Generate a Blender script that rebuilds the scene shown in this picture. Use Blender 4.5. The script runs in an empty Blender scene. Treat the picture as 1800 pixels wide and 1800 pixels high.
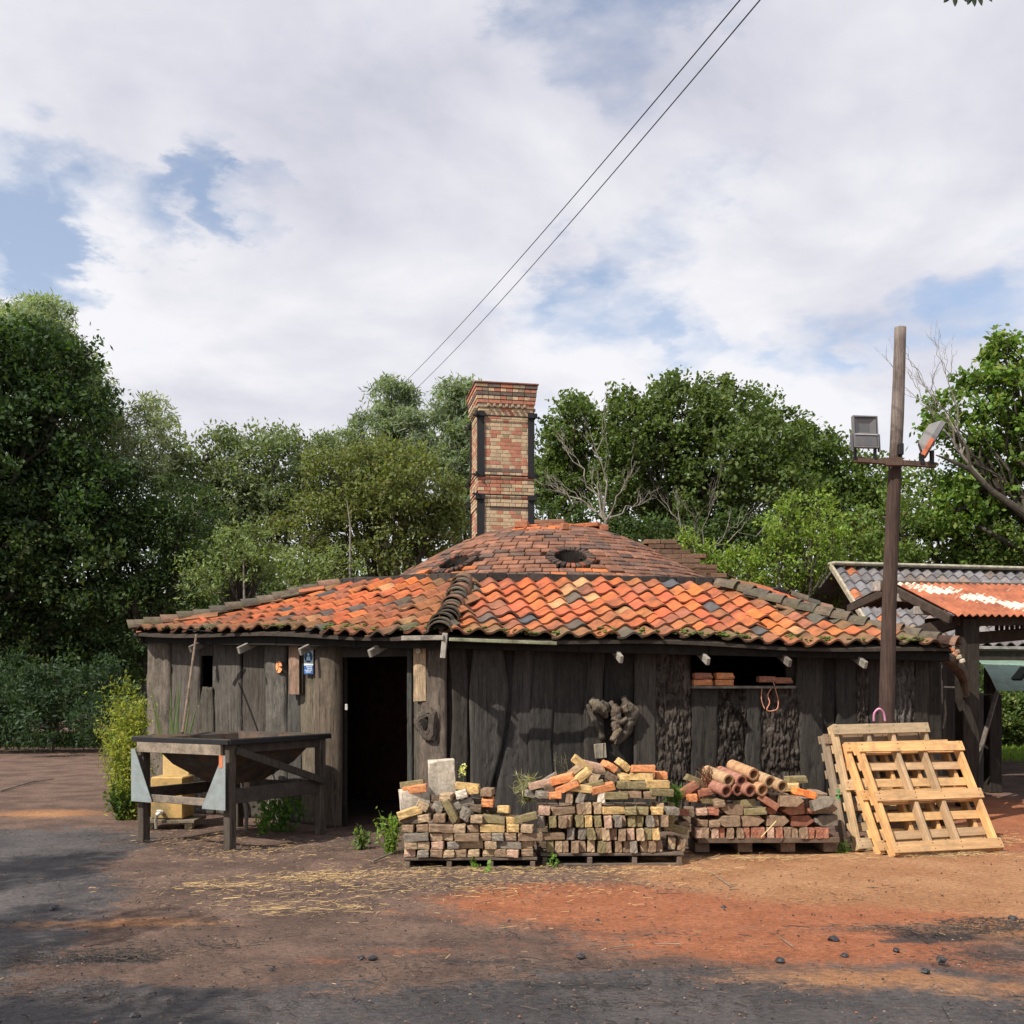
import bpy, bmesh, math, random
import numpy as np
from mathutils import Vector, Matrix
PI = math.pi
rnd = random.Random(7)
nr = np.random.default_rng(11)
scene = bpy.context.scene
col = scene.collection
F = 1803.0                      # focal length in photo pixels; horizon row 1208, eye height 1.6 m

# ------------------------------------------------------------------ camera, sky, sun, exposure
cam = bpy.data.cameras.new("camera"); co = bpy.data.objects.new("camera", cam); col.objects.link(co)
co.location = (0, 0, 1.6); co.rotation_euler = (PI/2, 0, 0)
cam.sensor_width = 36; cam.lens = 36*F/1800; cam.shift_y = 308/1800; cam.clip_end = 2000; cam.clip_start = 0.05
scene.camera = co
SUN_AZ = math.radians(48); SUN_EL = math.radians(46)
SUN = Vector((-math.sin(SUN_AZ)*math.cos(SUN_EL), -math.cos(SUN_AZ)*math.cos(SUN_EL), math.sin(SUN_EL)))
sl = bpy.data.lights.new("sun", 'SUN'); sl.energy = 4.9; sl.angle = math.radians(0.5); sl.color = (1.0, 0.93, 0.82)
so = bpy.data.objects.new("sun", sl); col.objects.link(so); so.rotation_euler = SUN.to_track_quat('Z', 'Y').to_euler()
scene.view_settings.view_transform = 'Standard'; scene.view_settings.look = 'None'
scene.view_settings.exposure = 0.28; scene.view_settings.gamma = 1.0
scene.view_settings.use_curve_mapping = False

def make_world():
    w = bpy.data.worlds.new("World"); scene.world = w; w.use_nodes = True
    nt = w.node_tree; N = nt.nodes; L = nt.links; N.clear()
    out = N.new('ShaderNodeOutputWorld')
    sky = N.new('ShaderNodeTexSky'); sky.sky_type = 'NISHITA'; sky.sun_disc = False
    sky.sun_elevation = SUN_EL; sky.sun_rotation = PI + SUN_AZ
    b1 = N.new('ShaderNodeBackground'); b1.inputs[1].default_value = 0.13
    hs = N.new('ShaderNodeHueSaturation'); hs.inputs['Saturation'].default_value = 0.92; hs.inputs['Value'].default_value = 1.15
    L.new(sky.outputs[0], hs.inputs['Color']); L.new(hs.outputs[0], b1.inputs[0])
    tc = N.new('ShaderNodeTexCoord'); vn = N.new('ShaderNodeVectorMath'); vn.operation = 'NORMALIZE'
    L.new(tc.outputs['Generated'], vn.inputs[0])
    sp = N.new('ShaderNodeSeparateXYZ'); L.new(vn.outputs[0], sp.inputs[0])
    def M(op, a, b=None, clamp=False):
        m = N.new('ShaderNodeMath'); m.operation = op; m.use_clamp = clamp
        for i, v in enumerate((a, b)):
            if v is None: continue
            if isinstance(v, (int, float)): m.inputs[i].default_value = v
            else: L.new(v, m.inputs[i])
        return m.outputs[0]
    zz = M('ADD', M('MAXIMUM', sp.outputs[2], 0.0), 0.22)
    cx = M('DIVIDE', sp.outputs[0], zz); cy = M('DIVIDE', sp.outputs[1], zz)
    cb = N.new('ShaderNodeCombineXYZ'); L.new(cx, cb.inputs[0]); L.new(cy, cb.inputs[1])
    def noise(scale, detail, rough, dist=0, off=(0, 0, 0), src=None):
        mp = N.new('ShaderNodeMapping'); mp.inputs['Location'].default_value = off
        L.new(src or cb.outputs[0], mp.inputs[0])
        n = N.new('ShaderNodeTexNoise'); n.inputs['Scale'].default_value = scale; n.inputs['Detail'].default_value = detail
        n.inputs['Roughness'].default_value = rough; n.inputs['Distortion'].default_value = dist
        L.new(mp.outputs[0], n.inputs['Vector']); return n.outputs['Fac']
    n1 = noise(2.2, 9, 0.58, 0.35, (3.1, 1.7, 0.0))
    n2 = noise(6.5, 6, 0.55, 0.2, (1.0, 4.0, 2.0))
    # openings in the cloud, each a direction in the sky with a width and strength
    def dirn(px, py): return Vector(((px-900)/F, 1, (1208-py)/F)).normalized()
    wn = N.new('ShaderNodeTexNoise'); wn.inputs['Scale'].default_value = 9; wn.inputs['Detail'].default_value = 6; wn.inputs['Roughness'].default_value = .6
    wmp = N.new('ShaderNodeMapping'); wmp.inputs['Scale'].default_value = (1, 1, 2.4); L.new(vn.outputs[0], wmp.inputs[0]); L.new(wmp.outputs[0], wn.inputs['Vector'])
    ws = N.new('ShaderNodeVectorMath'); ws.operation = 'SUBTRACT'; L.new(wn.outputs['Color'], ws.inputs[0]); ws.inputs[1].default_value = (.5, .5, .5)
    wm = N.new('ShaderNodeVectorMath'); wm.operation = 'MULTIPLY'; L.new(ws.outputs[0], wm.inputs[0]); wm.inputs[1].default_value = (.22, .22, .07)
    wa = N.new('ShaderNodeVectorMath'); wa.operation = 'ADD'; L.new(vn.outputs[0], wa.inputs[0]); L.new(wm.outputs[0], wa.inputs[1])
    wv = N.new('ShaderNodeVectorMath'); wv.operation = 'NORMALIZE'; L.new(wa.outputs[0], wv.inputs[0])
    acc = None
    holes = [(20, 310, 4.2, .16), (110, 360, 4.0, .18), (220, 385, 3.6, .23), (330, 365, 3.4, .25), (430, 375, 2.8, .28), (320, 255, 3.0, .24), (20, 440, 3.2, .22), (110, 460, 2.8, .22),
             (1060, 50, 6.5, .15), (1150, 110, 5, .10), (940, 130, 4, .10), (1120, 330, 5, .10), (1220, 350, 4, .10), (1340, 310, 3, .09), (990, 462, 2.6, .12), (1060, 465, 2.6, .10), (1140, 585, 3, .12), (1230, 595, 2.6, .13), (930, 540, 2.6, .12), (1030, 545, 2.6, .10),
             (1420, 625, 2.5, .14), (1500, 615, 2.2, .09), (1620, 550, 2.6, .15), (1690, 530, 2.6, .13), (1770, 515, 2.8, .14), (1330, 600, 2.5, .08)]
    solid = [(600, 150, 16, .16), (900, 330, 7, .06), (1750, 120, 10, .1), (1650, 330, 11, .12), (1350, 480, 5, .10), (420, 620, 9, .12), (700, 500, 9, .10), (1500, 180, 8, .06), (200, 130, 10, .10), (800, 640, 5, .1)]
    for lst, sg in ((holes, 1), (solid, -1)):
        for px, py, rad, amp in lst:
            d = N.new('ShaderNodeVectorMath'); d.operation = 'DOT_PRODUCT'
            # stretch: flatten distance vertically by comparing in a squashed direction space
            L.new(wv.outputs[0], d.inputs[0]); d.inputs[1].default_value = dirn(px, py)
            mr = N.new('ShaderNodeMapRange'); mr.interpolation_type = 'SMOOTHERSTEP'
            mr.inputs['From Min'].default_value = math.cos(math.radians(rad)); mr.inputs['From Max'].default_value = 1.0
            mr.inputs['To Max'].default_value = amp*sg
            L.new(d.outputs['Value'], mr.inputs['Value'])
            acc = mr.outputs[0] if acc is None else M('ADD', acc, mr.outputs[0])
    dens = M('SUBTRACT', M('ADD', n1, M('MULTIPLY', M('SUBTRACT', n2, 0.5), 0.42)), acc)
    cr = N.new('ShaderNodeMapRange'); cr.interpolation_type = 'SMOOTHSTEP'
    cr.inputs['From Min'].default_value = 0.17; cr.inputs['From Max'].default_value = 0.56
    L.new(dens, cr.inputs['Value'])
    n3 = noise(1.7, 7, 0.55, 0.3, (7.3, 2.0, 5.0)); n4 = noise(4.0, 5, 0.5, 0.3, (2.3, 9.0, 1.0))
    shade = M('ADD', M('MULTIPLY', n3, 0.75), M('MULTIPLY', n4, 0.25))
    lowb = N.new('ShaderNodeMapRange'); lowb.inputs['From Min'].default_value = 0.5; lowb.inputs['From Max'].default_value = 0.12
    lowb.inputs['To Max'].default_value = 0.09; L.new(sp.outputs[2], lowb.inputs['Value'])
    ramp = N.new('ShaderNodeValToRGB'); L.new(M('ADD', shade, lowb.outputs[0]), ramp.inputs[0])
    e = ramp.color_ramp.elements
    e[0].position = 0.29; e[0].color = (0.44, 0.46, 0.58, 1)
    e[1].position = 0.60; e[1].color = (0.96, 0.95, 0.98, 1)
    m_ = e.new(0.44); m_.color = (0.72, 0.72, 0.80, 1)
    b2 = N.new('ShaderNodeBackground'); b2.inputs[1].default_value = 0.82; L.new(ramp.outputs[0], b2.inputs[0])
    mx = N.new('ShaderNodeMixShader'); L.new(M('ADD', M('MULTIPLY', cr.outputs[0], 0.80), 0.17), mx.inputs[0])
    L.new(b1.outputs[0], mx.inputs[1]); L.new(b2.outputs[0], mx.inputs[2]); L.new(mx.outputs[0], out.inputs[0])
make_world()

# ------------------------------------------------------------------ helpers
def P(px, py, D): return Vector(((px-900)*D/F, D, 1.6-(py-1208)*D/F))
def G(px, py, z=0.0):
    D = (1.6-z)*F/(py-1208); return Vector(((px-900)*D/F, D, z))
def jc(c, lo, hi):
    """same colour a little lighter or darker, with a slight shift of warmth"""
    k = rnd.uniform(lo, hi); w = rnd.uniform(-.04, .04); return (c[0]*k*(1+w), c[1]*k, c[2]*k*(1-w))
ORG = {}
def tag(o, label=None, cat=None, group=None, kind=None):
    if label: o['label'] = label
    if cat: o['category'] = cat
    if group: o['group'] = group
    if kind: o['kind'] = kind
    return o
def thing(name, label, cat, loc=(0, 0, 0), group=None, rot=None):
    o = bpy.data.objects.new(name, None); col.objects.link(o); o.location = loc
    o.empty_display_size = 0.2
    if rot is not None: o.rotation_euler = rot
    ORG[o.name] = Vector(loc); return tag(o, label, cat, group)

class MB:
    """collects geometry for ONE mesh object"""
    def __init__(s): s.v = []; s.f = []; s.c = []; s.cur = (0.5, 0.5, 0.5)
    def add(s, vs, fs, c=None):
        b = len(s.v); s.v += [tuple(v) for v in vs]; s.f += [tuple(i+b for i in f) for f in fs]
        s.c += [c or s.cur]*len(fs)
    def box(s, ctr, size, rot=None, c=None, ch=0.0):
        """chamfered box; rot = 3x3 Matrix"""
        hx, hy, hz = size[0]/2, size[1]/2, size[2]/2
        ctr = Vector(ctr)
        if ch <= 0:
            vs = [Vector((x, y, z)) for x in (-hx, hx) for y in (-hy, hy) for z in (-hz, hz)]
            fs = [(0,1,3,2), (4,6,7,5), (0,4,5,1), (2,3,7,6), (0,2,6,4), (1,5,7,3)]
        else:
            ch = min(ch, hx*.8, hy*.8, hz*.8); vs = []; ix = {}
            for sx in (-1, 1):
                for sy in (-1, 1):
                    for sz in (-1, 1):
                        for k in range(3):
                            p = [sx*(hx-ch), sy*(hy-ch), sz*(hz-ch)]; p[k] = (sx*hx, sy*hy, sz*hz)[k]
                            ix[(sx, sy, sz, k)] = len(vs); vs.append(Vector(p))
            fs = []
            def q(a, n):       # orient face outward
                vv = [vs[i] for i in a]; nn = (vv[1]-vv[0]).cross(vv[2]-vv[0])
                fs.append(tuple(a) if nn.dot(n) > 0 else tuple(reversed(a)))
            for k in range(3):
                o1, o2 = [j for j in range(3) if j != k]
                for s0 in (-1, 1):
                    loop = []
                    for a, b in ((-1, -1), (1, -1), (1, 1), (-1, 1)):
                        sg = [0, 0, 0]; sg[k] = s0; sg[o1] = a; sg[o2] = b; loop.append(ix[(*sg, k)])
                    n = Vector((0, 0, 0)); n[k] = s0; q(loop, n)
            for k in range(3):          # edge chamfers along axis k
                o1, o2 = [j for j in range(3) if j != k]
                for a in (-1, 1):
                    for b in (-1, 1):
                        def sg(t): r = [0, 0, 0]; r[k] = t; r[o1] = a; r[o2] = b; return tuple(r)
                        n = Vector((0, 0, 0)); n[o1] = a; n[o2] = b
                        q([ix[(*sg(-1), o1)], ix[(*sg(1), o1)], ix[(*sg(1), o2)], ix[(*sg(-1), o2)]], n)
            for sx in (-1, 1):
                for sy in (-1, 1):
                    for sz in (-1, 1):
                        q([ix[(sx, sy, sz, 0)], ix[(sx, sy, sz, 1)], ix[(sx, sy, sz, 2)]], Vector((sx, sy, sz)))
        if rot is not None: vs = [rot @ v for v in vs]
        s.add([v+ctr for v in vs], fs, c)
    def beam(s, a, b, w, h, up=(0, 0, 1), c=None, ch=0.004):
        """rectangular beam from a to b, w across, h along up"""
        a = Vector(a); b = Vector(b); d = b-a; L = d.length; x = d.normalized()
        up = Vector(up); y = up.cross(x)
        if y.length < 1e-4: y = Vector((0, 1, 0)).cross(x)
        y.normalize(); z = x.cross(y)
        R = Matrix((x, y, z)).transposed()
        s.box((a+b)/2, (L, w, h), R, c, ch)
    def tube(s, pts, rad, n=8, c=None, cap=True, jit=0.0):
        pts = [Vector(p) for p in pts]; m = len(pts)
        if isinstance(rad, (int, float)): rad = [rad]*m
        vs = []; prev = None
        for i, p in enumerate(pts):
            t = (pts[min(i+1, m-1)]-pts[max(i-1, 0)]).normalized()
            if prev is None:
                a = Vector((0, 0, 1)) if abs(t.z) < .9 else Vector((1, 0, 0)); u = t.cross(a).normalized()
            else:
                u = (prev-t*prev.dot(t)); u = u.normalized() if u.length > 1e-6 else t.orthogonal().normalized()
            prev = u; w = t.cross(u)
            for k in range(n):
                an = 2*PI*k/n; r = rad[i]*(1+jit*rnd.uniform(-1, 1))
                vs.append(p+u*math.cos(an)*r+w*math.sin(an)*r)
        fs = [(i*n+k, i*n+(k+1) % n, (i+1)*n+(k+1) % n, (i+1)*n+k) for i in range(m-1) for k in range(n)]
        if cap: fs += [tuple(range(n-1, -1, -1)), tuple((m-1)*n+k for k in range(n))]
        s.add(vs, fs, c)
    def prism(s, poly, axis_o, ax_u, ax_v, ax_n, th, c=None):
        """polygon (u,v) extruded by th along n"""
        o = Vector(axis_o); u = Vector(ax_u); v = Vector(ax_v); n = Vector(ax_n); k = len(poly)
        vs = [o+u*a+v*b for a, b in poly]+[o+u*a+v*b+n*th for a, b in poly]
        fs = [tuple(range(k-1, -1, -1)), tuple(range(k, 2*k))]+[(i, (i+1) % k, (i+1) % k+k, i+k) for i in range(k)]
        s.add(vs, fs, c)
    def build(s, name, mat, parent=None, smooth=False, local=False, org=None):
        me = bpy.data.meshes.new(name)
        base = Vector((0, 0, 0))
        if parent is not None and not local: base = ORG[parent.name]
        if parent is None and org is not None: base = Vector(org)
        vs = s.v if base.length == 0 else [(x-base.x, y-base.y, z-base.z) for x, y, z in s.v]
        me.from_pydata(vs, [], s.f); me.update()
        at = me.attributes.new('Col', 'FLOAT_COLOR', 'FACE')
        arr = np.ones((len(s.f), 4), np.float32); arr[:, :3] = np.array(s.c, np.float32).reshape(-1, 3)
        at.data.foreach_set('color', arr.ravel())
        if smooth: me.polygons.foreach_set('use_smooth', [True]*len(me.polygons))
        me.materials.append(mat)
        o = bpy.data.objects.new(name, me); col.objects.link(o)
        if parent is not None: o.parent = parent; ORG[o.name] = ORG.get(parent.name, Vector((0, 0, 0)))
        else: o.location = base; ORG[o.name] = base
        return o
def np_mesh(name, V, Fq, colr, mat, parent=None, org=(0, 0, 0), smooth=False):
    """fast mesh of quads from numpy arrays"""
    me = bpy.data.meshes.new(name); nv, nf = len(V), len(Fq)
    base = ORG[parent.name] if parent is not None else Vector(org)
    V = V-np.array(base)[None, :]
    me.vertices.add(nv); me.vertices.foreach_set('co', V.astype(np.float32).ravel())
    me.loops.add(nf*4); me.loops.foreach_set('vertex_index', Fq.astype(np.int32).ravel())
    me.polygons.add(nf); me.polygons.foreach_set('loop_start', np.arange(0, nf*4, 4, dtype=np.int32))
    me.update(calc_edges=True)
    if colr is not None:
        at = me.attributes.new('Col', 'FLOAT_COLOR', 'FACE')
        a = np.ones((nf, 4), np.float32); a[:, :3] = colr; at.data.foreach_set('color', a.ravel())
    if smooth: me.polygons.foreach_set('use_smooth', np.ones(nf, bool))
    me.materials.append(mat)
    o = bpy.data.objects.new(name, me); col.objects.link(o)
    if parent is not None: o.parent = parent; ORG[o.name] = base
    else: o.location = base; ORG[o.name] = Vector(base)
    return o
_lat = {}
def vnoise(x, y, seed=0):
    if seed not in _lat: _lat[seed] = np.random.default_rng(seed+100).random((256, 256))
    g = _lat[seed]; x = np.asarray(x, float); y = np.asarray(y, float)
    xi = np.floor(x).astype(int); yi = np.floor(y).astype(int); fx = x-xi; fy = y-yi
    fx = fx*fx*(3-2*fx); fy = fy*fy*(3-2*fy)
    a = g[xi % 256, yi % 256]; b = g[(xi+1) % 256, yi % 256]; c = g[xi % 256, (yi+1) % 256]; d = g[(xi+1) % 256, (yi+1) % 256]
    return (a*(1-fx)+b*fx)*(1-fy)+(c*(1-fx)+d*fx)*fy
def fbm(x, y, seed=0, o=4):
    t = 0; a = .5; s = 1
    for i in range(o): t = t+a*(vnoise(x*s, y*s, seed+i)-.5)*2; a *= .5; s *= 2.03
    return t

# ------------------------------------------------------------------ materials
def new_mat(name):
    m = bpy.data.materials.new(name); m.use_nodes = True
    nt = m.node_tree; b = nt.nodes['Principled BSDF']; return m, nt, nt.nodes, nt.links, b
def surf_mat(name, base=None, rough=.85, scale=12.0, var=.35, stretch=(1, 1, 1), bump=.3, bscale=60.0, bdist=.01,
             dirt=None, dirt_amt=.5, dscale=4.0, metal=0.0, spec=.3, fine=.25, crack=None):
    """procedural surface: colour attribute (or base) x grain noise, dirt patches, bump"""
    m, nt, N, L, b = new_mat(name)
    tc = N.new('ShaderNodeTexCoord'); mp = N.new('ShaderNodeMapping'); mp.inputs['Scale'].default_value = stretch
    L.new(tc.outputs['Object'], mp.inputs[0])
    def noise(sc, det=5, ro=.6, src=mp):
        n = N.new('ShaderNodeTexNoise'); n.inputs['Scale'].default_value = sc; n.inputs['Detail'].default_value = det
        n.inputs['Roughness'].default_value = ro; L.new(src.outputs[0], n.inputs['Vector']); return n
    if base is None:
        a = N.new('ShaderNodeAttribute'); a.attribute_name = 'Col'; c0 = a.outputs['Color']
    else:
        rg = N.new('ShaderNodeRGB'); rg.outputs[0].default_value = (*base, 1); c0 = rg.outputs[0]
    def mul(c, n, lo, hi):
        r = N.new('ShaderNodeMapRange'); r.inputs['From Min'].default_value = .3; r.inputs['From Max'].default_value = .7
        r.inputs['To Min'].default_value = lo; r.inputs['To Max'].default_value = hi; L.new(n.outputs['Fac'], r.inputs[0])
        mx = N.new('ShaderNodeVectorMath'); mx.operation = 'SCALE'; L.new(c, mx.inputs[0]); L.new(r.outputs[0], mx.inputs['Scale']); return mx.outputs[0]
    c = mul(c0, noise(scale), 1-var, 1+var)
    c = mul(c, noise(bscale, 4, .7), 1-fine, 1+fine)
    if dirt is not None:
        dn = noise(dscale, 6, .65, tc_node(N, L, tc))
        r = N.new('ShaderNodeMapRange'); r.inputs['From Min'].default_value = .5; r.inputs['From Max'].default_value = .68
        r.inputs['To Max'].default_value = dirt_amt; L.new(dn.outputs['Fac'], r.inputs[0])
        mx = N.new('ShaderNodeMix'); mx.data_type = 'RGBA'; L.new(r.outputs[0], mx.inputs[0]); L.new(c, mx.inputs[6])
        mx.inputs[7].default_value = (*dirt, 1); c = mx.outputs[2]
    if crack is not None:
        mp2 = N.new('ShaderNodeMapping'); mp2.inputs['Scale'].default_value = crack; L.new(tc.outputs['Object'], mp2.inputs[0])
        cn = noise(1.0, 5, .6, mp2); r = N.new('ShaderNodeMapRange'); r.inputs['From Min'].default_value = .60; r.inputs['From Max'].default_value = .66
        r.inputs['To Max'].default_value = .8; L.new(cn.outputs['Fac'], r.inputs[0])
        mx = N.new('ShaderNodeMix'); mx.data_type = 'RGBA'; L.new(r.outputs[0], mx.inputs[0]); L.new(c, mx.inputs[6]); mx.inputs[7].default_value = (.016, .014, .012, 1); c = mx.outputs[2]
    L.new(c, b.inputs['Base Color'])
    b.inputs['Roughness'].default_value = rough; b.inputs['Metallic'].default_value = metal
    b.inputs['Specular IOR Level'].default_value = spec
    if bump > 0:
        bn = noise(bscale, 6, .65); bp = N.new('ShaderNodeBump'); bp.inputs['Strength'].default_value = bump
        bp.inputs['Distance'].default_value = bdist; L.new(bn.outputs['Fac'], bp.inputs['Height']); L.new(bp.outputs[0], b.inputs['Normal'])
    return m
def tc_node(N, L, tc):
    mp = N.new('ShaderNodeMapping'); L.new(tc.outputs['Object'], mp.inputs[0]); return mp
def leaf_mat(name, trans=.35, rough=.55):
    m, nt, N, L, b = new_mat(name); out = N['Material Output']
    a = N.new('ShaderNodeAttribute'); a.attribute_name = 'Col'
    b.inputs['Roughness'].default_value = rough; b.inputs['Specular IOR Level'].default_value = .2
    L.new(a.outputs['Color'], b.inputs['Base Color'])
    t = N.new('ShaderNodeBsdfTranslucent')
    g = N.new('ShaderNodeMix'); g.data_type = 'RGBA'; g.blend_type = 'MULTIPLY'; g.inputs[0].default_value = 1
    L.new(a.outputs['Color'], g.inputs[6]); g.inputs[7].default_value = (1.5, 1.6, .55, 1); L.new(g.outputs[2], t.inputs[0])
    mx = N.new('ShaderNodeMixShader'); mx.inputs[0].default_value = trans
    L.new(b.outputs[0], mx.inputs[1]); L.new(t.outputs[0], mx.inputs[2]); L.new(mx.outputs[0], out.inputs[0])
    return m
M_TILE = surf_mat('clay_tile', None, .78, 9, .25, bump=.35, bscale=90, bdist=.004, dirt=(.06, .05, .038), dirt_amt=.62, dscale=2.6, spec=.25)
M_HIP = surf_mat('mossy_tile', None, .9, 14, .35, bump=.5, bscale=70, bdist=.006, dirt=(.07, .08, .03), dirt_amt=.6, dscale=7, spec=.2)
M_BRICK = surf_mat('fired_brick', None, .92, 18, .28, bump=.7, bscale=85, bdist=.006, dirt=(.10, .085, .066), dirt_amt=.38, dscale=14, spec=.15)
M_CHIM = surf_mat('chimney_brick', None, .9, 10, .16, bump=.3, bscale=50, bdist=.004, spec=.15)
M_DOME = surf_mat('sooty_brick', None, .95, 7, .35, bump=.6, bscale=60, bdist=.006, dirt=(.06, .048, .044), dirt_amt=.35, dscale=2.2, spec=.1)
M_WOODV = surf_mat('weathered_wood_upright', None, .88, 3.0, .38, (9, 9, .8), .7, 16, .010, dirt=(.05, .045, .035), dirt_amt=.6, dscale=5, spec=.2, fine=.42, crack=(38, 38, 1.6))
M_BARK = surf_mat('bark', None, .95, 4, .4, (3, 3, 1), 1.0, 22, .02, dirt=(.17, .15, .13), dirt_amt=.55, dscale=9, spec=.1, fine=.5)
M_WOODX = surf_mat('pallet_wood', None, .75, 4, .22, (.6, 7, 7), .35, 26, .004, dirt=(.20, .15, .09), dirt_amt=.55, dscale=5, spec=.25, fine=.22)
M_WOODY = surf_mat('pallet_wood_across', None, .75, 4, .22, (7, .6, 7), .35, 26, .004, dirt=(.20, .15, .09), dirt_amt=.55, dscale=5, spec=.25, fine=.22)
M_WOOD = surf_mat('old_timber', None, .88, 5, .3, (2, 2, 2), .5, 30, .006, dirt=(.035, .03, .024), dirt_amt=.5, dscale=6, spec=.2, fine=.3)
M_POLE = surf_mat('creosoted_pole', None, .8, 4, .35, (12, 12, .5), .9, 10, .012, dirt=(.03, .018, .012), dirt_amt=.6, dscale=2.5, spec=.3, fine=.5)
M_IRON = surf_mat('black_iron', (.009, .009, .010), .6, 20, .4, bump=.2, spec=.4)
M_STEEL = surf_mat('painted_steel', None, .55, 8, .16, bump=.2, bscale=60, bdist=.003, dirt=(.16, .09, .05), dirt_amt=.35, dscale=7, spec=.4, fine=.1)
M_RUST = surf_mat('rusty_pan', (.055, .044, .036), .85, 7, .4, bump=.5, bscale=40, dirt=(.16, .075, .03), dirt_amt=.6, dscale=5)
M_LEAF = leaf_mat('leaf_surface'); M_WILLOW = leaf_mat('willow_leaf_surface', .4); M_WEED = leaf_mat('weed_leaf_surface', .45)
M_TRUNK = surf_mat('tree_bark', (.06, .05, .038), .95, 10, .4, (1, 1, .3), .8, 25, .03)
M_TWIG = surf_mat('bare_twig', (.20, .18, .15), .9, 10, .3, bump=.2)
M_PLAIN = surf_mat('worn_surface', None, .8, 12, .15, bump=.2, bscale=60, bdist=.003, spec=.3, fine=.12)
# ------------------------------------------------------------------ ground
def ground():
    xs = np.concatenate([-np.geomspace(400, 7.05, 40), np.arange(-7, 7.001, .04), np.geomspace(7.05, 400, 40)])
    ys = np.concatenate([-np.geomspace(200, 2.6, 20), np.arange(-2.5, 3.4, .25), np.arange(3.5, 13.5, .04), np.geomspace(13.6, 700, 60)])
    X, Y = np.meshgrid(xs, ys, indexing='ij'); nx, ny = X.shape
    near = np.clip((9-np.abs(X))/3, 0, 1)*np.clip((15-Y)/3, 0, 1)
    Z = near*(.012*fbm(X*.9, Y*.9, 3, 3)+.010*fbm(X*4, Y*4, 9, 3)+.005*fbm(X*13, Y*13, 5, 2))
    # slab edges: the concrete apron on the right stands proud of the dirt
    def above(p0, p1):
        a = G(*p0); b = G(*p1); return ((b.x-a.x)*(Y-a.y)-(b.y-a.y)*(X-a.x))/math.hypot(b.x-a.x, b.y-a.y)
    wob = .03*fbm(X*5, Y*5, 21, 3)
    e1 = above((1535, 1652), (1800, 1611))+wob      # >0 behind the line
    e2 = above((1370, 1757), (1800, 1722))+wob
    x1 = G(1535, 1652).x; x2 = G(1370, 1757).x
    s1 = np.clip(e1/.05+.5, 0, 1); s2 = np.clip(e2/.04+.5, 0, 1)
    Z = Z-.05*(1-s1)*np.clip((X-x1)/.4, 0, 1)*np.clip((8-Y)/.2+.5, 0, 1)
    Z = Z-.02*(1-s2)*np.clip((X-x2)/.5, 0, 1)
    cr = above((1360, 1530), (1610, 1635)); inx = (X > G(1360, 1530).x)*(X < G(1640, 1650).x+.1)
    Z = Z-.016*np.exp(-(cr/.018)**2)*inx
    # surface kinds in world space
    def blob(px, py, rx, ry, ang=0):
        c = G(px, py); dx = X-c.x; dy = Y-c.y; ca, sa = math.cos(ang), math.sin(ang)
        u = (dx*ca+dy*sa)/rx; v = (-dx*sa+dy*ca)/ry; return np.exp(-(u*u+v*v))
    W = .5*fbm(X*1.3, Y*1.3, 31, 4)
    grey = np.clip((5.9-Y+W*1.1+.12*(X+1)*(X > -1))/.7, 0, 1)*np.clip((3.6-X+W)/.8, .35, 1)
    grey = np.maximum(grey, np.clip((-X-2.2-.22*(Y-6)+W*1.2)/.9, 0, 1)*np.clip((12.5-Y)/1.5, 0, 1)*.9)
    grey = np.maximum(grey, np.clip((.5-e1*2), 0, 1)*np.clip((X-x1)/.4, 0, 1)*np.clip(e2/.1, 0, 1)*np.clip((X-3.2)/.5+W, 0, 1))
    orange = np.clip(1.1*blob(1120, 1600, 1.5, .75, -.1)+.9*blob(1420, 1660, 1.4, .32, .05)+.8*blob(1000, 1570, .8, .5)+1.2*blob(1790, 1430, 1.6, 2.2)+1.0*blob(1700, 1480, 1.4, .8)
                     + .7*blob(1560, 1610, 1.2, .3)+.5*blob(1600, 1690, 1.4, .3)+.5*blob(560, 1690, .25, .12)+.4*blob(700, 1670, .5, .12), 0, 1.2)
    tan = np.clip(1.0*blob(1500, 1570, 1.7, 1.0, -.2)+1.1*blob(1740, 1570, 1.2, 1.0)+.7*blob(1560, 1720, 1.3, .28)+.9*blob(1380, 1520, 1.6, .8)+.8*blob(1680, 1500, 1.5, .9)+.5*blob(130, 1625, .8, .2)+.35*blob(330, 1620, .6, .25)+.8*blob(80, 1430, 1.0, .5), 0, 1)
    dark = np.clip(1.3*blob(210, 1683, .28, .09, -.3)+.9*blob(60, 1690, .5, .08)+.5*blob(650, 1660, .7, .14)+.6*blob(880, 1690, .8, .1)+.75*blob(1020, 1730, .9, .16, -.1)+.5*blob(1150, 1765, .8, .12, -.1)
                   + .9*blob(1650, 1640, .5, .06, .1)+.5*blob(1750, 1700, .6, .25)+.35*blob(170, 1740, .5, .2)+.5*blob(400, 1545, 1.6, .4)*0+.5*blob(300, 1470, 1.2, .6) + .9*np.exp(-((e1+.05)/.05)**2)*(X > x1)+.6*np.exp(-((e2+.03)/.025)**2)*(X > x2)+.8*blob(1780, 1665, .55, .16)+.5*blob(1730, 1650, .4, .1), 0, 1)
    far = np.clip((Y-14)/6, 0, 1)
    me = bpy.data.meshes.new('ground'); V = np.stack([X, Y, Z], -1).reshape(-1, 3)
    i, j = np.meshgrid(np.arange(nx-1), np.arange(ny-1), indexing='ij'); b = i*ny+j
    Q = np.stack([b, b+ny, b+ny+1, b+1], -1).reshape(-1, 4)
    m, nt, N, L, bs = new_mat('dirt_and_asphalt')
    o = np_mesh('ground', V, Q, None, m, smooth=True)
    at = o.data.attributes.new('kindA', 'FLOAT_COLOR', 'POINT')
    a = np.stack([grey, orange, tan, dark], -1).reshape(-1, 4).astype(np.float32); at.data.foreach_set('color', a.ravel())
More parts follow.
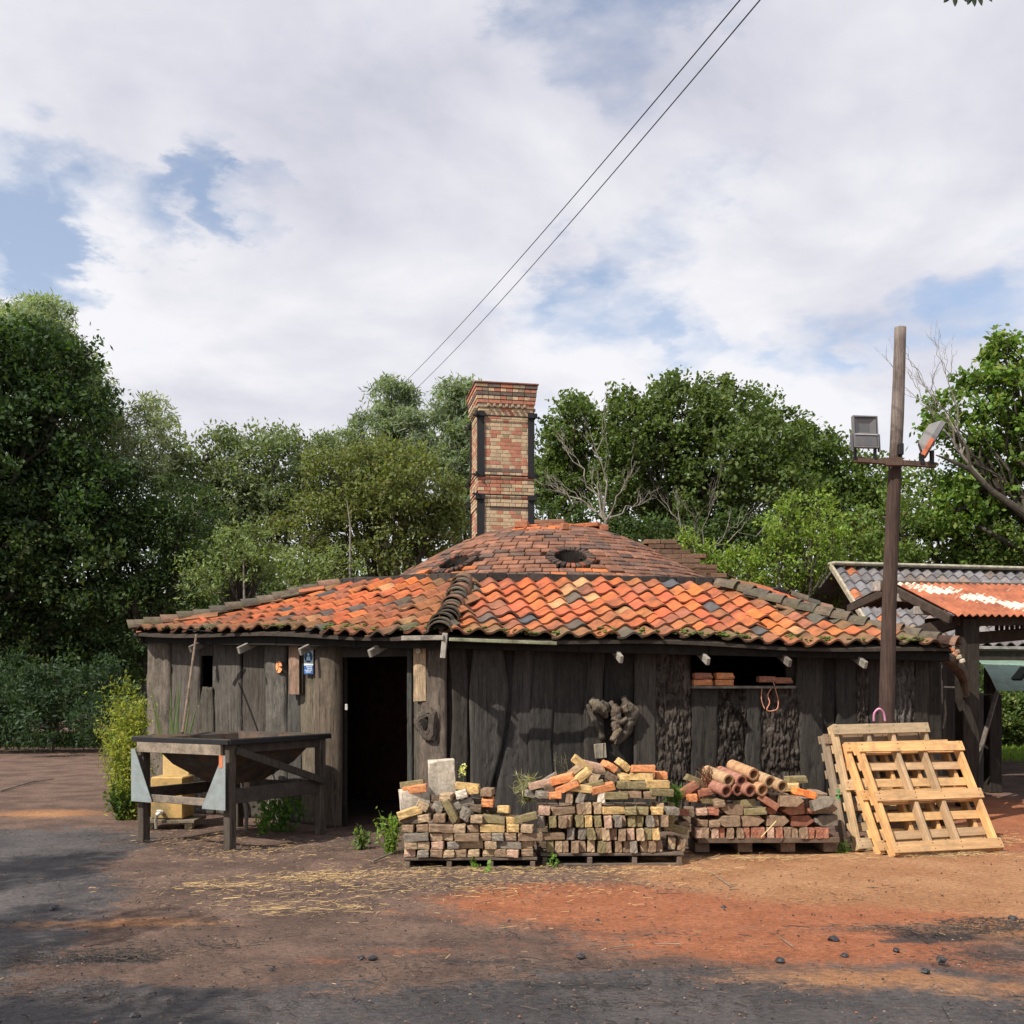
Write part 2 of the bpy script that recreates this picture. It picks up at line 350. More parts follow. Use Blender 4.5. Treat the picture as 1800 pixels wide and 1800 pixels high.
    tc = N.new('ShaderNodeTexCoord')
    def noise(sc, det=6, ro=.62, st=(1, 1, 1)):
        mp = N.new('ShaderNodeMapping'); mp.inputs['Scale'].default_value = st; L.new(tc.outputs['Object'], mp.inputs[0])
        n = N.new('ShaderNodeTexNoise'); n.inputs['Scale'].default_value = sc; n.inputs['Detail'].default_value = det
        n.inputs['Roughness'].default_value = ro; L.new(mp.outputs[0], n.inputs['Vector']); return n.outputs['Fac']
    def Mt(op, a, b=None, clamp=False):
        n = N.new('ShaderNodeMath'); n.operation = op; n.use_clamp = clamp
        for k, v in enumerate((a, b)):
            if v is None: continue
            if isinstance(v, (int, float)): n.inputs[k].default_value = v
            else: L.new(v, n.inputs[k])
        return n.outputs[0]
    def mix(f, a, b):
        n = N.new('ShaderNodeMix'); n.data_type = 'RGBA'; L.new(f, n.inputs[0])
        for k, v in ((6, a), (7, b)):
            if isinstance(v, tuple): n.inputs[k].default_value = (*v, 1)
            else: L.new(v, n.inputs[k])
        return n.outputs[2]
    def step(v, lo, hi):
        n = N.new('ShaderNodeMapRange'); n.interpolation_type = 'SMOOTHSTEP'; n.inputs['From Min'].default_value = lo; n.inputs['From Max'].default_value = hi
        L.new(v, n.inputs[0]); return n.outputs[0]
    at = N.new('ShaderNodeAttribute'); at.attribute_name = 'kindA'; sp = N.new('ShaderNodeSeparateColor'); L.new(at.outputs['Color'], sp.inputs[0])
    edge = Mt('MULTIPLY', Mt('SUBTRACT', noise(2.6, 9, .72, (1, 1.6, 1)), .5), 1.7)
    edge2 = Mt('MULTIPLY', Mt('SUBTRACT', noise(11, 6, .7, (1, 1.5, 1)), .5), 1.1)
    ed = Mt('ADD', edge, edge2)
    brown = mix(step(noise(1.8, 6, .6), .35, .65), (.105, .066, .052), (.19, .122, .092))
    greyc = mix(step(noise(1.1, 7, .62), .35, .68), (.060, .055, .058), (.118, .104, .102))
    tanc = mix(step(noise(1.5, 5, .6), .35, .65), (.35, .165, .075), (.43, .225, .112))
    orc = mix(step(noise(3.2, 6, .65), .3, .7), (.31, .105, .045), (.41, .155, .075))
    c = mix(step(Mt('ADD', sp.outputs[0], ed), .42, .66), brown, greyc)
    c = mix(step(Mt('ADD', sp.outputs[2], Mt('MULTIPLY', ed, .7)), .25, .75), c, tanc)
    c = mix(step(Mt('ADD', sp.outputs[1], Mt('MULTIPLY', ed, .8)), .28, .85), c, orc)
    c = mix(Mt('MULTIPLY', step(Mt('ADD', at.outputs['Alpha'], Mt('MULTIPLY', ed, .8)), .35, .85), .85), c, (.035, .035, .038))
    # thin streaky stains
    st_ = step(noise(5, 8, .75, (.35, 2.2, 1)), .60, .74)
    c = mix(Mt('MULTIPLY', st_, .7), c, (.040, .034, .034))
    st2 = step(noise(16, 8, .8, (.30, 1.6, 1)), .58, .68)
    c = mix(Mt('MULTIPLY', st2, .6), c, (.050, .038, .034))
    st3 = step(noise(9, 9, .8, (.5, 2.4, 1)), .60, .66)
    c = mix(Mt('MULTIPLY', st3, .35), c, (.36, .25, .18))
    # grit: dark and pale specks
    c = mix(Mt('MULTIPLY', step(noise(75, 3, .6), .60, .70), .55), c, (.03, .027, .026))
    c = mix(Mt('MULTIPLY', step(noise(110, 2, .5), .66, .74), .5), c, (.42, .36, .30))
    fine = N.new('ShaderNodeMapRange'); fine.inputs['From Min'].default_value = .38; fine.inputs['From Max'].default_value = .62
    fine.inputs['To Min'].default_value = .55; fine.inputs['To Max'].default_value = 1.45; L.new(noise(30, 8, .85, (.7, 1.3, 1)), fine.inputs[0])
    sc = N.new('ShaderNodeVectorMath'); sc.operation = 'SCALE'; L.new(c, sc.inputs[0]); L.new(fine.outputs[0], sc.inputs['Scale'])
    L.new(sc.outputs[0], bs.inputs['Base Color'])
    r = N.new('ShaderNodeMapRange'); r.inputs['To Min'].default_value = .95; r.inputs['To Max'].default_value = .62
    L.new(step(Mt('ADD', Mt('ADD', sp.outputs[0], at.outputs['Alpha']), ed), .5, 1.1), r.inputs[0]); L.new(r.outputs[0], bs.inputs['Roughness'])
    bs.inputs['Specular IOR Level'].default_value = .3
    bp = N.new('ShaderNodeBump'); bp.inputs['Strength'].default_value = 1.0; bp.inputs['Distance'].default_value = .02
    L.new(Mt('ADD', noise(60, 8, .8), Mt('MULTIPLY', noise(14, 6, .7), 1.5)), bp.inputs['Height']); L.new(bp.outputs[0], bs.inputs['Normal'])
    tag(o, 'dusty yard of asphalt, dirt and orange brick dust', kind='structure')
ground()

# ------------------------------------------------------------------ the kiln house: timber walls and pantile roof
E = [P(772, 1118, 10.55), P(1672, 1142, 11.7), Vector((5.95, 16.4, 2.45)), Vector((5.3, 21.0, 2.45)), Vector((1.5, 23.6, 2.45)),
     Vector((-3.1, 22.6, 2.4)), Vector((-5.75, 18.2, 2.38)), P(235, 1112, 13.3)]
T = [P(817, 1026, 12.65), P(1262, 1034, 13.2), Vector((4.45, 16.4, 3.02)), Vector((3.7, 20.0, 3.05)), Vector((1.2, 21.3, 3.0)),
     Vector((-1.8, 20.7, 3.0)), Vector((-3.45, 17.7, 3.05)), P(594, 1034, 14.2)]
Wc = [P(791, 1208, 10.95), P(1655, 1208, 12.1), Vector((5.6, 16.4, 0)), Vector((5.0, 20.7, 0)), Vector((1.45, 23.2, 0)),
      Vector((-2.9, 22.2, 0)), Vector((-5.35, 18.1, 0)), P(262, 1208, 13.65)]
for w in Wc: w.z = 0
KC = Vector((.62, 17.2, 0))
house = thing('kiln_house', 'low dark timber shed with orange pantile roof wrapped around the kiln', 'shed', (KC.x, KC.y, 0))

def tile_col(r, mossy, left=False):
    if r < .045: c = (.085, .082, .09)
    elif r < .09: c = (.13, .10, .085)
    elif r < .20: c = (.31, .11, .062)
    elif r < .225: c = (.48, .24, .11)
    else: c = (.48+.05*rnd.uniform(-1, 1), .128+.02*rnd.uniform(-1, 1), .046+.008*rnd.uniform(-1, 1))
    k = rnd.uniform(.82, 1.12); c = tuple(x*k for x in c)
    if mossy > 0:
        c = tuple(a*(1-mossy)+b*mossy for a, b in zip(c, (.115, .10, .055)))
    return c
def face_fn(k):
    """surface of roof face k between corner k and k+1"""
    a, b = E[k], E[(k+1) % 8]; ta, tb = T[k], T[(k+1) % 8]
    ex = Vector((b.x-a.x, b.y-a.y, 0)); L = ex.length; ex.normalize(); n = Vector((-ex.y, ex.x, 0))   # inward
    if n.dot(KC-Vector((a.x, a.y, 0))) < 0: n = -n
    ua, da = (ta-a).dot(ex), Vector((ta.x-a.x, ta.y-a.y, 0)).dot(n)
    ub, db = Vector((tb.x-a.x, tb.y-a.y, 0)).dot(ex), Vector((tb.x-a.x, tb.y-a.y, 0)).dot(n)
    ua = Vector((ta.x-a.x, ta.y-a.y, 0)).dot(ex)
    zE = lambda u: a.z+(b.z-a.z)*u/L
    ka = (ta.z-zE(ua))/da; kb = (tb.z-zE(ub))/db
    def S(u, d):
        t = (u-ua)/(ub-ua); kk = ka+(kb-ka)*min(max(t, -.3), 1.3)
        sag = -.05*math.sin(PI*min(max(d/2.2, 0), 1))-.02*math.sin(u*1.9)
        return Vector((a.x, a.y, 0))+ex*u+n*d+Vector((0, 0, zE(u)+kk*d+sag))
    def inside(u, d, mg=0.0):
        dm = da+(db-da)*(u-ua)/(ub-ua)
        return d <= dm+mg and u*da-d*ua >= -mg*da and (L-u)*db-d*(L-ub) >= -mg*db
    return S, inside, L, max(da, db), ex, n
def roof_face(k, detail=True):
    S, inside, L, dmax, ex, n = face_fn(k)
    w, g = .238, .262
    nc = int(L/w)+2; nrw = int(dmax/g)+2; NS = 10 if detail else 5
    mb = MB()
    for j in range(-1, nrw):
        for i in range(-1, nc):
            u0 = i*w; d0 = j*g-.02+rnd.uniform(-.02, .02)+.03*math.sin(i*.7+j)
            if j == -1: continue
            if not inside(u0+w*.5, d0+g*.45, .06): continue
            tilt = rnd.uniform(-.014, .014); lift = rnd.uniform(0, .012); yaw = rnd.uniform(-.05, .05)
            if rnd.random() < .04: lift += .02; yaw *= 3
            edgem = .0
            if j == 0: edgem = rnd.uniform(.35, .9)
            elif j == 1: edgem = rnd.uniform(0, .5)
            else: edgem = max(0, rnd.uniform(-.6, .3))
            edgem = max(edgem, min(.85, float(fbm(u0*.9+k*7, d0*1.1, 81, 3))*1.7-.25))
            if rnd.random() < .05: d0 -= rnd.uniform(.03, .07)
            if not inside(u0-.1, d0, 0) or not inside(u0+w+.25, d0+.1, 0): edgem = max(edgem, rnd.uniform(.3, .8))
            c = tile_col(rnd.random()*(1.0 if k == 0 else .93), edgem)
            vs = []; Lt = g+.07
            for q, dd in ((0, d0), (1, d0+Lt)):
                for s in range(NS+1):
                    t = s/NS; uu = u0+t*(w+.03)
                    # pantile: shallow pan then a raised roll
                    h = .029*math.sin(2*PI*(t**1.35-.06)-PI*.5)
                    h += .025 if q == 0 else -.008
                    h += lift+tilt*(t-.5)*2
                    p = S(uu+yaw*(dd-d0)*.3, dd+yaw*(uu-u0)); vs.append(p+Vector((0, 0, .055+h)))
            top = [(s, s+1, NS+1+s+1, NS+1+s) for s in range(NS)]
            b0 = len(vs)
            for s in range(NS+1): vs.append(vs[s]+Vector((0, 0, -.022)))
            for s in range(NS+1): vs.append(vs[NS+1+s]+Vector((0, 0, -.014)))
            frn = [(b0+s, b0+s+1, s+1, s) for s in range(NS)]
            bot = [(b0+s, b0+NS+1+s, b0+NS+2+s, b0+s+1) for s in range(NS)]
            sd = [(0, NS+1, b0+NS+1, b0), (NS, b0+NS, b0+2*NS+1, 2*NS+1)]
            mb.add(vs, top, c); nb_ = len(mb.v)-len(vs); mb.f += [tuple(i_+nb_ for i_ in f_) for f_ in frn+bot+sd]; mb.c += [tuple(q_*.3 for q_ in c)]*len(frn+bot+sd)  # tail, underside and side faces darkened: gap shadow between rows painted into colour
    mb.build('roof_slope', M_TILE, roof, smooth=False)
    return S
# boarding of the whole roof; tiles, hips and moss belong to it
ROOFMB = MB(); ROOFMB.cur = (.05, .04, .032)
def boarding(k):
    S, inside, L, dmax, ex, n = face_fn(k); mb = ROOFMB
    nu, nd = 24, 8; vs = []; 
    for a_ in range(nd+1):
        for b_ in range(nu+1):
            e0 = E[k].lerp(T[k], a_/nd); e1 = E[(k+1) % 8].lerp(T[(k+1) % 8], a_/nd); p = e0.lerp(e1, b_/nu)
            u = Vector((p.x-E[k].x, p.y-E[k].y, 0)).dot(ex); d = Vector((p.x-E[k].x, p.y-E[k].y, 0)).dot(n)
            q = S(u, d); vs.append(q+Vector((0, 0, -.005))); 
    m = len(vs); vs += [v+Vector((0, 0, -.035)) for v in vs]
    fs = []
    for a_ in range(nd):
        for b_ in range(nu):
            i = a_*(nu+1)+b_; fs.append((i, i+1, i+nu+2, i+nu+1)); fs.append((m+i, m+i+nu+1, m+i+nu+2, m+i+1))
    for b_ in range(nu): fs.append((b_, m+b_, m+b_+1, b_+1))
    mb.add(vs, fs)
for k in range(8): boarding(k)
roof = ROOFMB.build('roof', M_WOOD, house)
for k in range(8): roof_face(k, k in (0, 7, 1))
# hip tiles: half round, lapped from eave to kerb
def hip(k, count=None):
    a, b = E[k], T[k]; d = b-a; Ld = d.length; count = count or int(Ld/.235); x = d.normalized(); side = x.cross(Vector((0, 0, 1))).normalized(); up = side.cross(x)
    for i in range(count):
        mb = MB(); t0 = i/count*Ld-.06; t1 = t0+Ld/count+.08
        j1, j2 = rnd.uniform(-.025, .025), rnd.uniform(-.025, .025); lift = rnd.uniform(0, .02)
        sag = lambda t: Vector((0, 0, -.05*math.sin(PI*min(max(t/Ld, 0), 1))+.055))
        r0, r1 = .135, .112; n = 9; vs = []
        for (t, r, jj) in ((t0, r0, j1), (t1, r1, j2)):
            c = a+x*t+side*jj+up*(lift-.025 if t == t1 else lift)+sag(t)
            for rr in (r, r-.018):
                for s in range(n+1):
                    an = PI*s/n; vs.append(c+side*math.cos(an)*rr+up*math.sin(an)*rr*.85)
        m = n+1
        fs = [(s, s+1, 2*m+s+1, 2*m+s) for s in range(n)]+[(m+s, 3*m+s, 3*m+s+1, m+s+1) for s in range(n)]
        fs += [(s, m+s, m+s+1, s+1) for s in range(n)]+[(2*m+s, 2*m+s+1, 3*m+s+1, 3*m+s) for s in range(n)]
        fs += [(0, 2*m, 3*m, m), (n, m+n, 3*m+n, 2*m+n)]
        r = rnd.random(); c = (.12, .095, .07) if r < .5 else ((.085, .075, .06) if r < .8 else (.20, .115, .08))
        mb.add(vs, fs, jc(c, .8, 1.2)); mb.build('hip_tile', M_HIP, roof, smooth=False)
for k, ct in ((0, 13), (1, 14), (7, 13)): hip(k, ct)
for k in (2, 3, 4, 5, 6): hip(k, 8)
# moss tufts along the eave
mb = MB()
for k, cnt in ((0, 150), (7, 120)):
    S, inside, L, dm, ex, n = face_fn(k)
    cs = [rnd.uniform(.1, L-.1) for _ in range(cnt//6)]
    for _ in range(cnt):
        u = rnd.choice(cs)+rnd.gauss(0, .06); d = abs(rnd.gauss(0, .10)); p = S(u, d)+Vector((0, 0, .075)); r = rnd.uniform(.008, .022)
        for q in range(3):
            c = p+Vector((rnd.gauss(0, .02), rnd.gauss(0, .02), rnd.gauss(0, .004)))
            mb.box(c, (r*2, r*2, r*1.3), Matrix.Rotation(rnd.uniform(0, 3), 3, 'Z'), (.09*rnd.uniform(.6, 1.3), .11*rnd.uniform(.6, 1.3), .025), r*.6)
tag(mb.build('moss', M_HIP, roof), kind='stuff')
# eave board and rafter tails
for k in range(8):
    a, b = E[k], E[(k+1) % 8]
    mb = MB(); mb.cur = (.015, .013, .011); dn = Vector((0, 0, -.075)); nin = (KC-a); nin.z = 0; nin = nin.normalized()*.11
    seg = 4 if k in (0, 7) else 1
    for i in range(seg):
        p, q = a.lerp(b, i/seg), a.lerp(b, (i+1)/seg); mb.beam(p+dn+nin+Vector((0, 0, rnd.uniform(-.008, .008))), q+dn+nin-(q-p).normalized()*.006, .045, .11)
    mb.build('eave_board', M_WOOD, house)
def on_line(px, A, B):
    x = (px-900)/F; s = (x*A.y-A.x)/((B.x-A.x)-x*(B.y-A.y)); return A.lerp(B, s)
for px, k in ((425, 7), (533, 7), (655, 7), (1090, 0), (1242, 0), (1385, 0), (1518, 0), (340, 7)):
    a, b = (E[7], E[0]) if k == 7 else (E[0], E[1]); p = on_line(px, a, b)
    ex = Vector((b.x-a.x, b.y-a.y, 0)).normalized(); n = Vector((-ex.y, ex.x, 0)); n = n if n.y > 0 else -n
    mb = MB(); mb.cur = (.26, .235, .20) if px not in (340, 1385) else (.16, .14, .12)
    o_ = p+Vector((0, 0, -.14)); R = Matrix((n, -ex, Vector((0, 0, 1)))).transposed()
    mb.box(o_+n*.18+Vector((0, 0, .03)), (.5, .042, .085), R @ Matrix.Rotation(-.38, 3, 'Y'), None, .006); mb.build('rafter_tail', M_WOOD, house)
mb = MB(); mb.cur = (.32, .29, .25); p = on_line(781, E[7], E[0])
mb.box(p+Vector((0, -.04, -.10)), (.055, .05, .26), Matrix.Rotation(.1, 3, 'Y'), None, .006); mb.build('rafter_tail', M_WOOD, house)
mb = MB(); mb.cur = (.25, .26, .17); mb.beam(P(790, 1124, 10.42), P(978, 1131, 10.66), .05, .035); mb.build('lath', M_WOOD, house)
mb = MB(); mb.cur = (.24, .21, .18); mb.beam(P(708, 1122, 10.75), P(782, 1121, 10.45), .06, .05); mb.build('lath', M_WOOD, house)

# ---- boards
def wall_z(k, p):      # height of roof underside over a wall point
    a, b = E[k], E[(k+1) % 8]
    S, inside, L, dm, ex, n = face_fn(k); q = Vector((p.x-a.x, p.y-a.y, 0)); return S(q.dot(ex), q.dot(n)).z-.05
def board(k, pxa, pxb, ztop=None, zbot=0.0, kind='smooth', wav=.02, off=0.0, colr=None, name='wall_board', zpx=None, taper=None, lean=0.0):
    A, B = (Wc[7], Wc[0]) if k == 7 else (Wc[0], Wc[1])
    pa, pb = on_line(pxa, A, B), on_line(pxb, A, B); ex = (B-A).normalized(); n = Vector((ex.y, -ex.x, 0)); n = n if n.y < 0 else -n
    w = (pb-pa).length; pa = pa+ex*.008; w -= .020
    if zpx is not None: ztop = 1.6-(zpx-1208)*pa.y/F
    zt = ztop if ztop is not None else wall_z(k, pa.lerp(pb, .5))
    bark = kind == 'bark'; nx = 40 if bark else 12; nz = 150 if bark else 50
    s1, s2 = rnd.uniform(0, 99), rnd.uniform(0, 99)
    t = np.linspace(0, 1, nz+1); u = np.linspace(0, 1, nx+1)
    wav = wav*1.9 if kind == 'smooth' and taper is None and wav > .008 else wav
    lft = wav*2.2*fbm(t*2.2+s1, t*0+s2, 41, 3); rgt = wav*2.2*fbm(t*2.2+s2, t*0+s1, 42, 3)
    if taper is not None:
        tt = np.interp(t, [q[0] for q in taper], [q[1] for q in taper]); tr = np.interp(t, [q[0] for q in taper], [q[2] for q in taper])
        lft = lft*.4+tt*w; rgt = rgt*.4-tr*w
    U, Tt = np.meshgrid(u, t, indexing='xy')        # rows t
    Xl = lft[:, None]+U*(w+rgt-lft)[:, None]+lean*Tt
    Zl = zbot+Tt*(zt-zbot)
    topj = .015*fbm(U*6+s1, U*0+3, 50, 2); Zl = Zl+topj*(Tt > .98)
    if bark:
        rz = np.abs(fbm(Xl*34+s1+.5*fbm(Xl*3, Zl*6, 48, 2), Zl*6.5+s2, 44, 3)); D = .034*np.clip(rz*3.2, 0, 1)+.010*fbm(Xl*70, Zl*22, 45, 3)+.03*np.sin(U*PI)**.5
        D = D+.02*fbm(Xl*4+s1, Zl*2, 46, 2)
    else:
        D = .006*fbm(Xl*45+s1, Zl*2.2+s2, 44, 4)+.010*fbm(Xl*5+s1, Zl*1.6+s2, 45, 2)+.012
        D = D-.012*(np.abs(fbm(Xl*16+s2, Zl*.8+s1, 46, 3)) < .03)
        if kind == 'log': D = D+.10*np.sqrt(np.clip(1-(2*U-1)**2, 0, 1))
        if kind == 'knot':
            D = D+.04*fbm(Xl*9+s1, Zl*5+s2, 47, 3)+.045*np.sqrt(np.clip(1-(2*U-1)**2, 0, 1))
    D = D*np.where((U < .001) | (U > .999), .3, 1)+off
    V = np.zeros(((nz+1)*(nx+1), 3))
    base = np.array([pa.x, pa.y, 0]); ev = np.array([ex.x, ex.y, 0]); nv = np.array([n.x, n.y, 0])
    V = base+Xl.reshape(-1, 1)*ev+D.reshape(-1, 1)*nv; V[:, 2] = Zl.ravel()
    # back edge ring
    idx = np.arange((nz+1)*(nx+1)).reshape(nz+1, nx+1)
    ring = np.concatenate([idx[0, :], idx[1:, -1], idx[-1, -2::-1], idx[-2:0:-1, 0]])
    Vb = V[ring]-nv*(D.ravel()[ring][:, None])+nv*(off-.02)
    nb = len(V); V = np.vstack([V, Vb]); m = len(ring)
    Q = np.stack([idx[:-1, :-1], idx[:-1, 1:], idx[1:, 1:], idx[1:, :-1]], -1).reshape(-1, 4)
    r = np.arange(m); r2 = (r+1) % m
    Q2 = np.stack([ring[r], nb+r, nb+r2, ring[r2]], -1); Q = np.vstack([Q, Q2])
    if colr is None: colr = (.115, .093, .078) if bark else (.175, .150, .130)
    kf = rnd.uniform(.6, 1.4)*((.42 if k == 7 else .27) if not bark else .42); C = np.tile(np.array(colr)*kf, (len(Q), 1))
    if bark:
        dd = ((D-off).reshape(nz+1, nx+1))[:-1, :-1].ravel(); C[:len(dd)] *= np.clip(.35+dd*16, .3, 1.5)[:, None]
    o = np_mesh(name, V, Q, C, M_BARK if bark else M_WOODV, house)
    return o
BR = (.21, .165, .13)
left = [(262, 303, 'knot', .02, .03, (.24, .20, .165)), (300, 352, 'smooth', .015, 0, None), (376, 428, 'smooth', .02, .02, (.23, .205, .18)),
        (426, 470, 'smooth', .01, .0, None), (468, 507, 'knot', .01, .012, (.22, .20, .175)), (505, 532, 'smooth', .01, .0, (.17, .16, .145)), (530, 566, 'smooth', .015, .03, (.25, .205, .15))]
for a, b, kd, wv, of, c in left: board(7, a, b, kind=kd, wav=wv, off=of, colr=c)
board(7, 562, 606, kind='log', wav=.008, off=.05, colr=(.24, .185, .14), name='door_post')
board(7, 347, 378, zpx=1240, kind='smooth', off=0, wav=.006)
board(7, 347, 378, ztop=None, zbot=2.0, kind='smooth', off=.0, wav=.004)
board(7, 346, 384, zpx=1208, kind='smooth', off=.06, wav=.006, colr=(.27, .235, .195), taper=[(0, 0, 0), (.35, 0, 0), (.8, .22, .02), (1, .45, .1)])
board(7, 720, 731, kind='smooth', off=.045, wav=.001, colr=(.15, .155, .14), name='door_frame')
board(7, 730, 748, kind='smooth', off=.03, wav=.004, colr=(.24, .21, .17))
board(7, 742, 792, kind='knot', off=.06, wav=.012, colr=(.21, .165, .135))
right = [(788, 830, 'smooth', .03, .0, None), (826, 884, 'smooth', .025, .035, (.18, .165, .15)), (868, 905, 'smooth', .0, -.01, (.09, .085, .08)), (880, 945, 'smooth', .02, .0, (.155, .14, .13)),
         (930, 985, 'smooth', .035, .02, (.135, .125, .115)), (970, 1036, 'smooth', .03, .0, (.115, .105, .095)), (1026, 1066, 'smooth', .02, .03, (.165, .145, .125)), (1060, 1120, 'smooth', .0, -.01, (.085, .078, .07)),
         (1112, 1154, 'smooth', .008, .035, (.20, .175, .15)), (1150, 1216, 'bark', .02, .0, None)]
for a, b, kd, wv, of, c in right: board(0, a, b, kind=kd, wav=wv, off=of, colr=c, taper={826: [(0, .05, .55), (.2, .0, .45), (.45, .0, .02), (.72, -.05, -.22), (1, .12, .02)], 880: [(0, -.25, 0), (.3, -.1, .1), (.6, .25, .0), (1, .35, 0)], 930: [(0, .1, .0), (.45, -.1, .25), (1, .1, .1)]}.get(a))
for a, b, kd, wv, of, c in [(1212, 1264, 'smooth', .03, .03, (.20, .18, .16)), (1256, 1316, 'bark', .015, -.01, None), (1308, 1340, 'smooth', .03, .035, (.19, .175, .155)), (1332, 1408, 'bark', .02, -.01, None)]:
    board(0, a, b, zpx=1206, kind=kd, wav=wv, off=of, colr=c, taper=[(0, 0, 0), (.5, 0, .12), (1, 0, 0)] if a == 1212 else None)
board(0, 1210, 1405, zbot=2.0, kind='smooth', wav=.004, off=-.02, colr=(.07, .06, .05))
for a, b, kd, wv, of, c in [(1400, 1445, 'smooth', .025, .02, (.19, .17, .15)), (1440, 1470, 'smooth', .02, .0, (.16, .14, .12)), (1466, 1506, 'smooth', .01, .025, (.155, .14, .125)), (1502, 1526, 'bark', .01, .0, None),
                            (1522, 1562, 'smooth', .01, .02, (.17, .15, .13)), (1558, 1606, 'bark', .01, .0, (.20, .18, .16)), (1602, 1630, 'smooth', .015, .02, (.13, .11, .09)), (1626, 1657, 'smooth', .01, .0, (.12, .10, .085))]:
    board(0, a, b, kind=kd, wav=wv, off=of, colr=c)
# backing wall with the doorway and two openings left out
mb = MB(); mb.cur = (.035, .03, .026)
def wall_seg(k, pxa, pxb, z0, z1):
    A, B = (Wc[7], Wc[0]) if k == 7 else (Wc[0], Wc[1]); p, q = on_line(pxa, A, B), on_line(pxb, A, B)
    n = Vector(((B-A).normalized().y*-1, (B-A).normalized().x, 0)); n = n if n.y > 0 else -n
    z1 = z1 if z1 else min(wall_z(k, p), wall_z(k, q))-.01
    mb.box(((p+q)/2+n*.045)+Vector((0, 0, (z0+z1)/2)), ((q-p).length, .04, z1-z0), Matrix(((B-A).normalized(), n, Vector((0, 0, 1)))).transposed())
for s in ((7, 262, 350, 0, None), (7, 350, 376, 0, 1.45), (7, 376, 604, 0, None), (7, 728, 791, 0, None), (0, 792, 1214, 0, None), (0, 1214, 1384, 0, 1.6), (0, 1384, 1655, 0, None)): wall_seg(*s)
for k in (1, 2, 3, 4, 5, 6):
    A, B = Wc[k], Wc[(k+1) % 8]; d = (B-A).normalized(); n = Vector((-d.y, d.x, 0)); L = (B-A).length; m = int(L/.3)
    for i in range(m):
        p = A.lerp(B, (i+.5)/m); zt = wall_z(k, p)
        mb.box(p+n*rnd.uniform(0, .02)+Vector((0, 0, zt/2)), (L/m+.01, .04, zt), Matrix((d, n, Vector((0, 0, 1)))).transposed(), (.14*rnd.uniform(.7, 1.2), .12, .10), .004)
mb.build('wall_backing', M_WOOD, house)
mb = MB(); mb.cur = (.30, .27, .23)
p, q = on_line(1212, Wc[0], Wc[1]), on_line(1392, Wc[0], Wc[1]); mb.beam(p+Vector((.0, -.06, 1.6-(1208-1208)*p.y/F)), q+Vector((0, -.06, 1.6)), .12, .03, c=(.17, .15, .125)); mb.build('window_sill', M_WOOD, house)
mb = MB(); mb.cur = (.05, .045, .04)
A, B = Wc[7], Wc[0]; p, q = on_line(602, A, B), on_line(732, A, B)
mb.beam(p+Vector((0, 0, 2.0)), q+Vector((0, 0, 2.0)), .08, .12); mb.build('door_lintel', M_WOOD, house)
# worn earth floor strip inside the doorway is the ground itself; latch plate on the post
mb = MB(); mb.cur = (.5, .48, .45); mb.box(P(609, 1243, 11.62), (.03, .02, .07), None, None, .004); mb.build('latch_plate', M_PLAIN, house)
# the knot hole rim on the corner board
def ring(mb, c, nrm, R, r, n=20, m=7, squash=1.2, c_=None, jit=.15):
    nrm = Vector(nrm).normalized(); u = nrm.cross(Vector((0, 0, 1))).normalized(); w = u.cross(nrm)
    vs = []
    for i in range(n):
        a = 2*PI*i/n; rr = R*(1+jit*math.sin(3*a+1)*.5); rad = u*math.cos(a)+w*math.sin(a)*squash
        for j in range(m):
            b = 2*PI*j/m; vs.append(Vector(c)+rad*(rr+r*math.cos(b)*(1+rnd.uniform(-jit, jit)))+nrm*r*math.sin(b))
    fs = [(i*m+j, i*m+(j+1) % m, ((i+1) % n)*m+(j+1) % m, ((i+1) % n)*m+j) for i in range(n) for j in range(m)]
    mb.add(vs, fs, c_)
kc = on_line(764, Wc[7], Wc[0]); kn = Vector((-.52, -.85, 0)); kc = kc+kn*.175; kc.z = 1.6-(1272-1208)*kc.y/F
mb = MB(); ring(mb, kc-kn*.035, kn, .10, .045, 26, 7, 1.25, (.10, .08, .065), .45); ring(mb, kc-kn*.015, kn, .070, .028, 22, 7, 1.2, (.07, .055, .045), .5)
vs = [kc+kn*.016+(kn.cross(Vector((0, 0, 1))).normalized()*math.cos(a)+Vector((0, 0, 1))*math.sin(a)*1.3)*(.045+.008*math.sin(3*a)) for a in [2*PI*i/14 for i in range(14)]]
mb.add(vs, [tuple(range(14))], (.008, .007, .006)); mb.build('knot_hole', M_WOODV, house)

